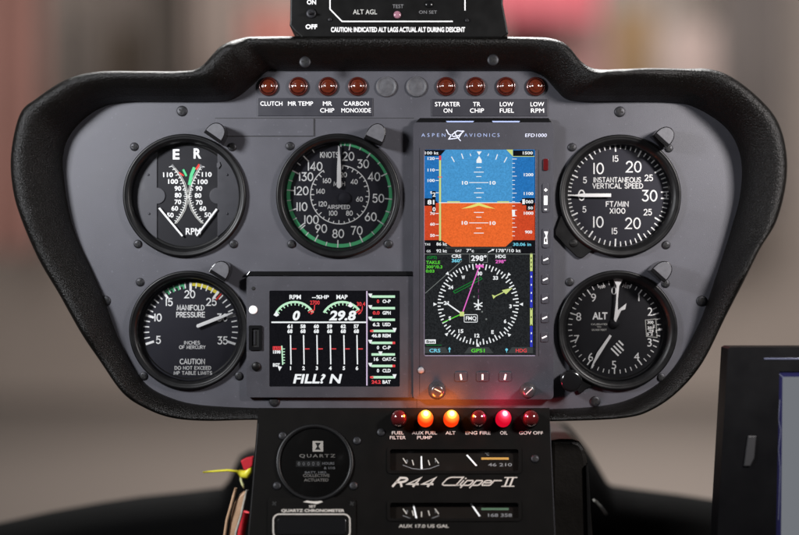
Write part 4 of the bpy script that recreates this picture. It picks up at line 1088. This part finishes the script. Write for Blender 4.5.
M['dialbrown'] = pbr('indicator_back', (22, 18, 15), 0.7, spec=0.05); M['amberp'] = pbr('amber_band', (190, 140, 60), 0.6); M['greenp'] = pbr('green_band', (70, 100, 75), 0.6)
fuel(448.5, 472, 'upper twin needle indicator window with amber band above the Clipper lettering', True, False)
fuel(502, 519.5, 'lower twin needle indicator window with green band above the AUX lettering', False, True)

# lamp row on the console
GR = 'lamps in the row under the panel'
def con_lamp(px, label, mat, light=None):
    py = 417.5
    t = thing('indicator_lamp', label, 'indicator lamp', px, py, 0, CP, GR)
    b = MB(CP, dref=8); b.revolve((px, py), [(9, .1), (9, 2), (8.2, 3), (8, 8)], 'gloss', 32); b.build('socket', t)
    b = MB(CP, dref=13)
    b.revolve((px, py), [(7.8, 4), (7.9, 10), (7.4, 13), (6, 15.4), (4, 16.8), (2, 17.5), (.01, 17.7)], mat, 36)
    b.build('lens', t)
    if light:
        col, pw = light
        l = bpy.data.lights.new('bulb', 'POINT'); l.energy = pw; l.color = col; l.shadow_soft_size = .004
        o = bpy.data.objects.new('bulb', l); C.collection.objects.link(o); o.parent = t; o.location = (0, -17 * S, 7 * S)
    return t
r0 = 8.2 * S
M['lit_orange'] = litlens('lit_orange', (255, 245, 190), (255, 205, 80), (255, 62, 14), r0, 6, 2.2, 1.0)
M['lit_red'] = litlens('lit_red', (255, 215, 225), (255, 70, 100), (225, 12, 45), r0, 5, 1.8, .9)
lo = ((1.0, .20, .03), .05); lr = ((1.0, .04, .10), .04)
u0 = con_lamp(398.8, 'unlit dark red lamp above the words FUEL FILTER', 'lens_dark')
copy_tree(u0, CP.p(478, 417.5), 'unlit dark red lamp above the words ENG FIRE'); copy_tree(u0, CP.p(529.8, 417.5), 'unlit dark red lamp above the words GOV OFF')
con_lamp(425.6, 'lit orange lamp above the words AUX FUEL PUMP', 'lit_orange', lo); con_lamp(451.4, 'lit orange lamp above the word ALT', 'lit_orange', lo)
con_lamp(503.8, 'lit pinkish red lamp above the word OIL', 'lit_red', lr)

# side housing right of the console
t = thing('side_housing', 'dark rounded housing standing right of the console edge', 'housing', 568, 440)
b = MB(dref=-10)
pts = [(551, 441), (560, 439.4), (572, 439.4), (580, 442), (585, 449), (587, 458), (592, 520), (596, 570), (551, 570)]
b.prism(pts, -150, -10, 'hous', 4) if 'hous' in M else None
M['hous'] = pbr('housing_brown_black', (20, 18, 16), 0.4, spec=0.2, var=.2, vscale=60, bump=.2, bscale=500)
if not b.v: b.prism(pts, -150, -10, 'hous', 4)
b.build('shell', t)
b = MB(dref=-6); b.prism([(585.5, 466), (588, 464), (590.5, 500), (592, 560), (588, 560)], -60, -6, 'black', .8); b.build('edge_strip', t)
# thin wire
b = MB(); b.tube([far(594, 500, .05), far(600, 506, .06), far(606, 514, .08)], .0006, 'cream'); tag(b.build('wire'), 'short pale wire right of the side housing', 'wire')

# ================================================================== tie, flag and strap beside the console, left
M['ylw'] = pbr('yellow_plastic', (235, 225, 60), 0.35); M['redp'] = pbr('red_fabric', (200, 30, 45), 0.7, var=.15, vscale=200); M['beige'] = pbr('beige_webbing', (196, 160, 128), 0.6, var=.12, vscale=150, bump=.3, bscale=900)
yz = 0.02
t = thing('cable_tie', 'yellow cable tie with a long tail knotted at the console left edge', 'cable tie', 240, 474)
b = MB(); b.tube([far(203, 472.4, yz), far(214, 471.4, yz), (far(228, 470.4, yz)), far(240, 471.8, yz)], [.0006, .0008, .0009, .0010], 'ylw', 8)
b.build('tail', t)
b = MB(); b.tube([far(238, 471.5, yz), far(242, 474, yz), far(246, 475, yz), far(249, 471, yz), far(250.5, 466, yz)], [.0016, .003, .0032, .0026, .0012], 'ylw', 12); b.build('knot', t)
b = MB(); b.tube([far(241.5, 474, yz), far(241, 480, yz), far(242.4, 484, yz), far(244, 488, yz)], [.0014, .001, .0011, .0007], 'ylwp', 8) if 'ylwp' in M else None
M['ylwp'] = pbr('pale_yellow_plastic', (228, 228, 170), 0.4)
if not b.v: b.tube([far(241.5, 474, yz), far(241, 480, yz), far(242.4, 484, yz), far(244, 488, yz)], [.0014, .001, .0011, .0007], 'ylwp', 8)
b.build('short_end', t)
b = MB(dref=-24); b.prism([(240.4, 461.6), (246, 458.4), (253, 457.2), (252, 466), (247.4, 471.6), (243.4, 470)], -34, -26, 'redp', .8); tag(b.build('flag'), 'small red fabric flag above the yellow cable tie', 'flag')
# strap: flat webbing with thickness
b = MB(dref=-20)
left = [(226, 560), (228.5, 534), (231, 516), (234.4, 503), (238.6, 496), (243, 492.6)]; right = [(246.6, 492.4), (245.6, 500), (243.6, 509), (240.4, 519), (236.6, 534), (235, 560)]
b.prism(left + right, -28, -20, 'beige', 2.2); tag(b.build('strap'), 'beige webbing strap hanging beside the console lower left edge', 'strap')
M['palecord'] = pbr('pale_cord', (186, 180, 168), 0.6, var=.2, vscale=300, bump=.3, bscale=1500)
for pts_, r_, mt_, lb_ in (([(247, 490), (244, 502), (241, 516), (236, 532), (233, 560)], .0009, 'palecord', 'thin pale cord lying along the right edge of the beige strap'),
                    ([(236, 488), (233.6, 496), (231, 506), (227, 520), (224, 540), (223, 560)], .0011, 'beige', 'thin tan cord hanging left of the beige strap')):
    b = MB(); b.tube([far(x, y, .012) for x, y in pts_], r_, mt_, 8); tag(b.build('cord'), lb_, 'cord')
b = MB(); b.tube([far(246, 512, .03), far(243, 524, .03), far(240, 540, .03), far(238, 560, .03)], .0028, 'redp', 10); tag(b.build('red_cord'), 'dark red cord behind the beige strap', 'cord')

# ================================================================== tablet mount at lower right
M['tabbl'] = pbr('tablet_black', (10, 10, 12), 0.4, spec=0.2, var=.1, vscale=40); M['tabrim'] = pbr('tablet_rim_blue', (30, 30, 66), 0.2, coat=.5); M['clear'] = pbr('pale_seam_and_glint', (92, 96, 118), 0.15, coat=.8)
M['scr_glow'] = emis('pale_grey_screen_glow', (112, 115, 120), 1.0)  # the screen's grey brightness is put in as emission
t = thing('tablet', 'black framed tablet with grey screen in the lower right corner', 'tablet', 800, 560, 60)
b = MB(dref=60)
b.fill([[(728, 348.6), (731, 347), (860, 347), (860, 600), (716, 600), (718, 520)], [(779.6, 371.5), (850, 371.5), (850, 590), (775.5, 590), (776.4, 520)]], 34, 60, 'tabbl')
b.build('case', t)
b = MB(dref=60.6)
b.prism([(764, 358), (857, 358), (857, 359.4), (764, 359.4)], 59.5, 61, 'clear', .2); b.build('top_seam', t)
b = MB(dref=60)
b.fill([[(772, 366), (856, 366), (856, 594), (768, 594)], [(783, 377), (850, 377), (850, 590), (781, 590)]], 52, 58.5, 'tabrim')
b.line([(774.5, 369), (771.5, 560)], 1.0, 58.7, 'clear'); b.line([(774, 368.6), (850, 368.6)], .9, 58.7, 'clear'); b.line([(774, 369), (784, 378)], .9, 58.75, 'clear')  # pale lines here and below are rim reflections drawn in colour
b.line([(780.2, 400), (779, 420), (781, 430), (779, 450), (780.5, 470), (778.8, 520)], .8, 58.8, 'clear')
b.build('bezel', t)
b = MB(dref=56); b.rect(780, 374, 852, 592, 54, 'scr_glow'); b.build('screen', t)
b = MB(dref=61); b.prism([(748, 436), (756, 436), (754, 458), (750, 466), (744, 466), (746, 450)], 59.8, 62, 'tabclip', .6) if 'tabclip' in M else None
M['tabclip'] = pbr('clip_grey', (44, 44, 46), 0.5)
if not b.v: b.prism([(748, 436), (756, 436), (754, 458), (750, 466), (744, 466), (746, 450)], 59.8, 62, 'tabclip', .6)
b.build('clip', t)
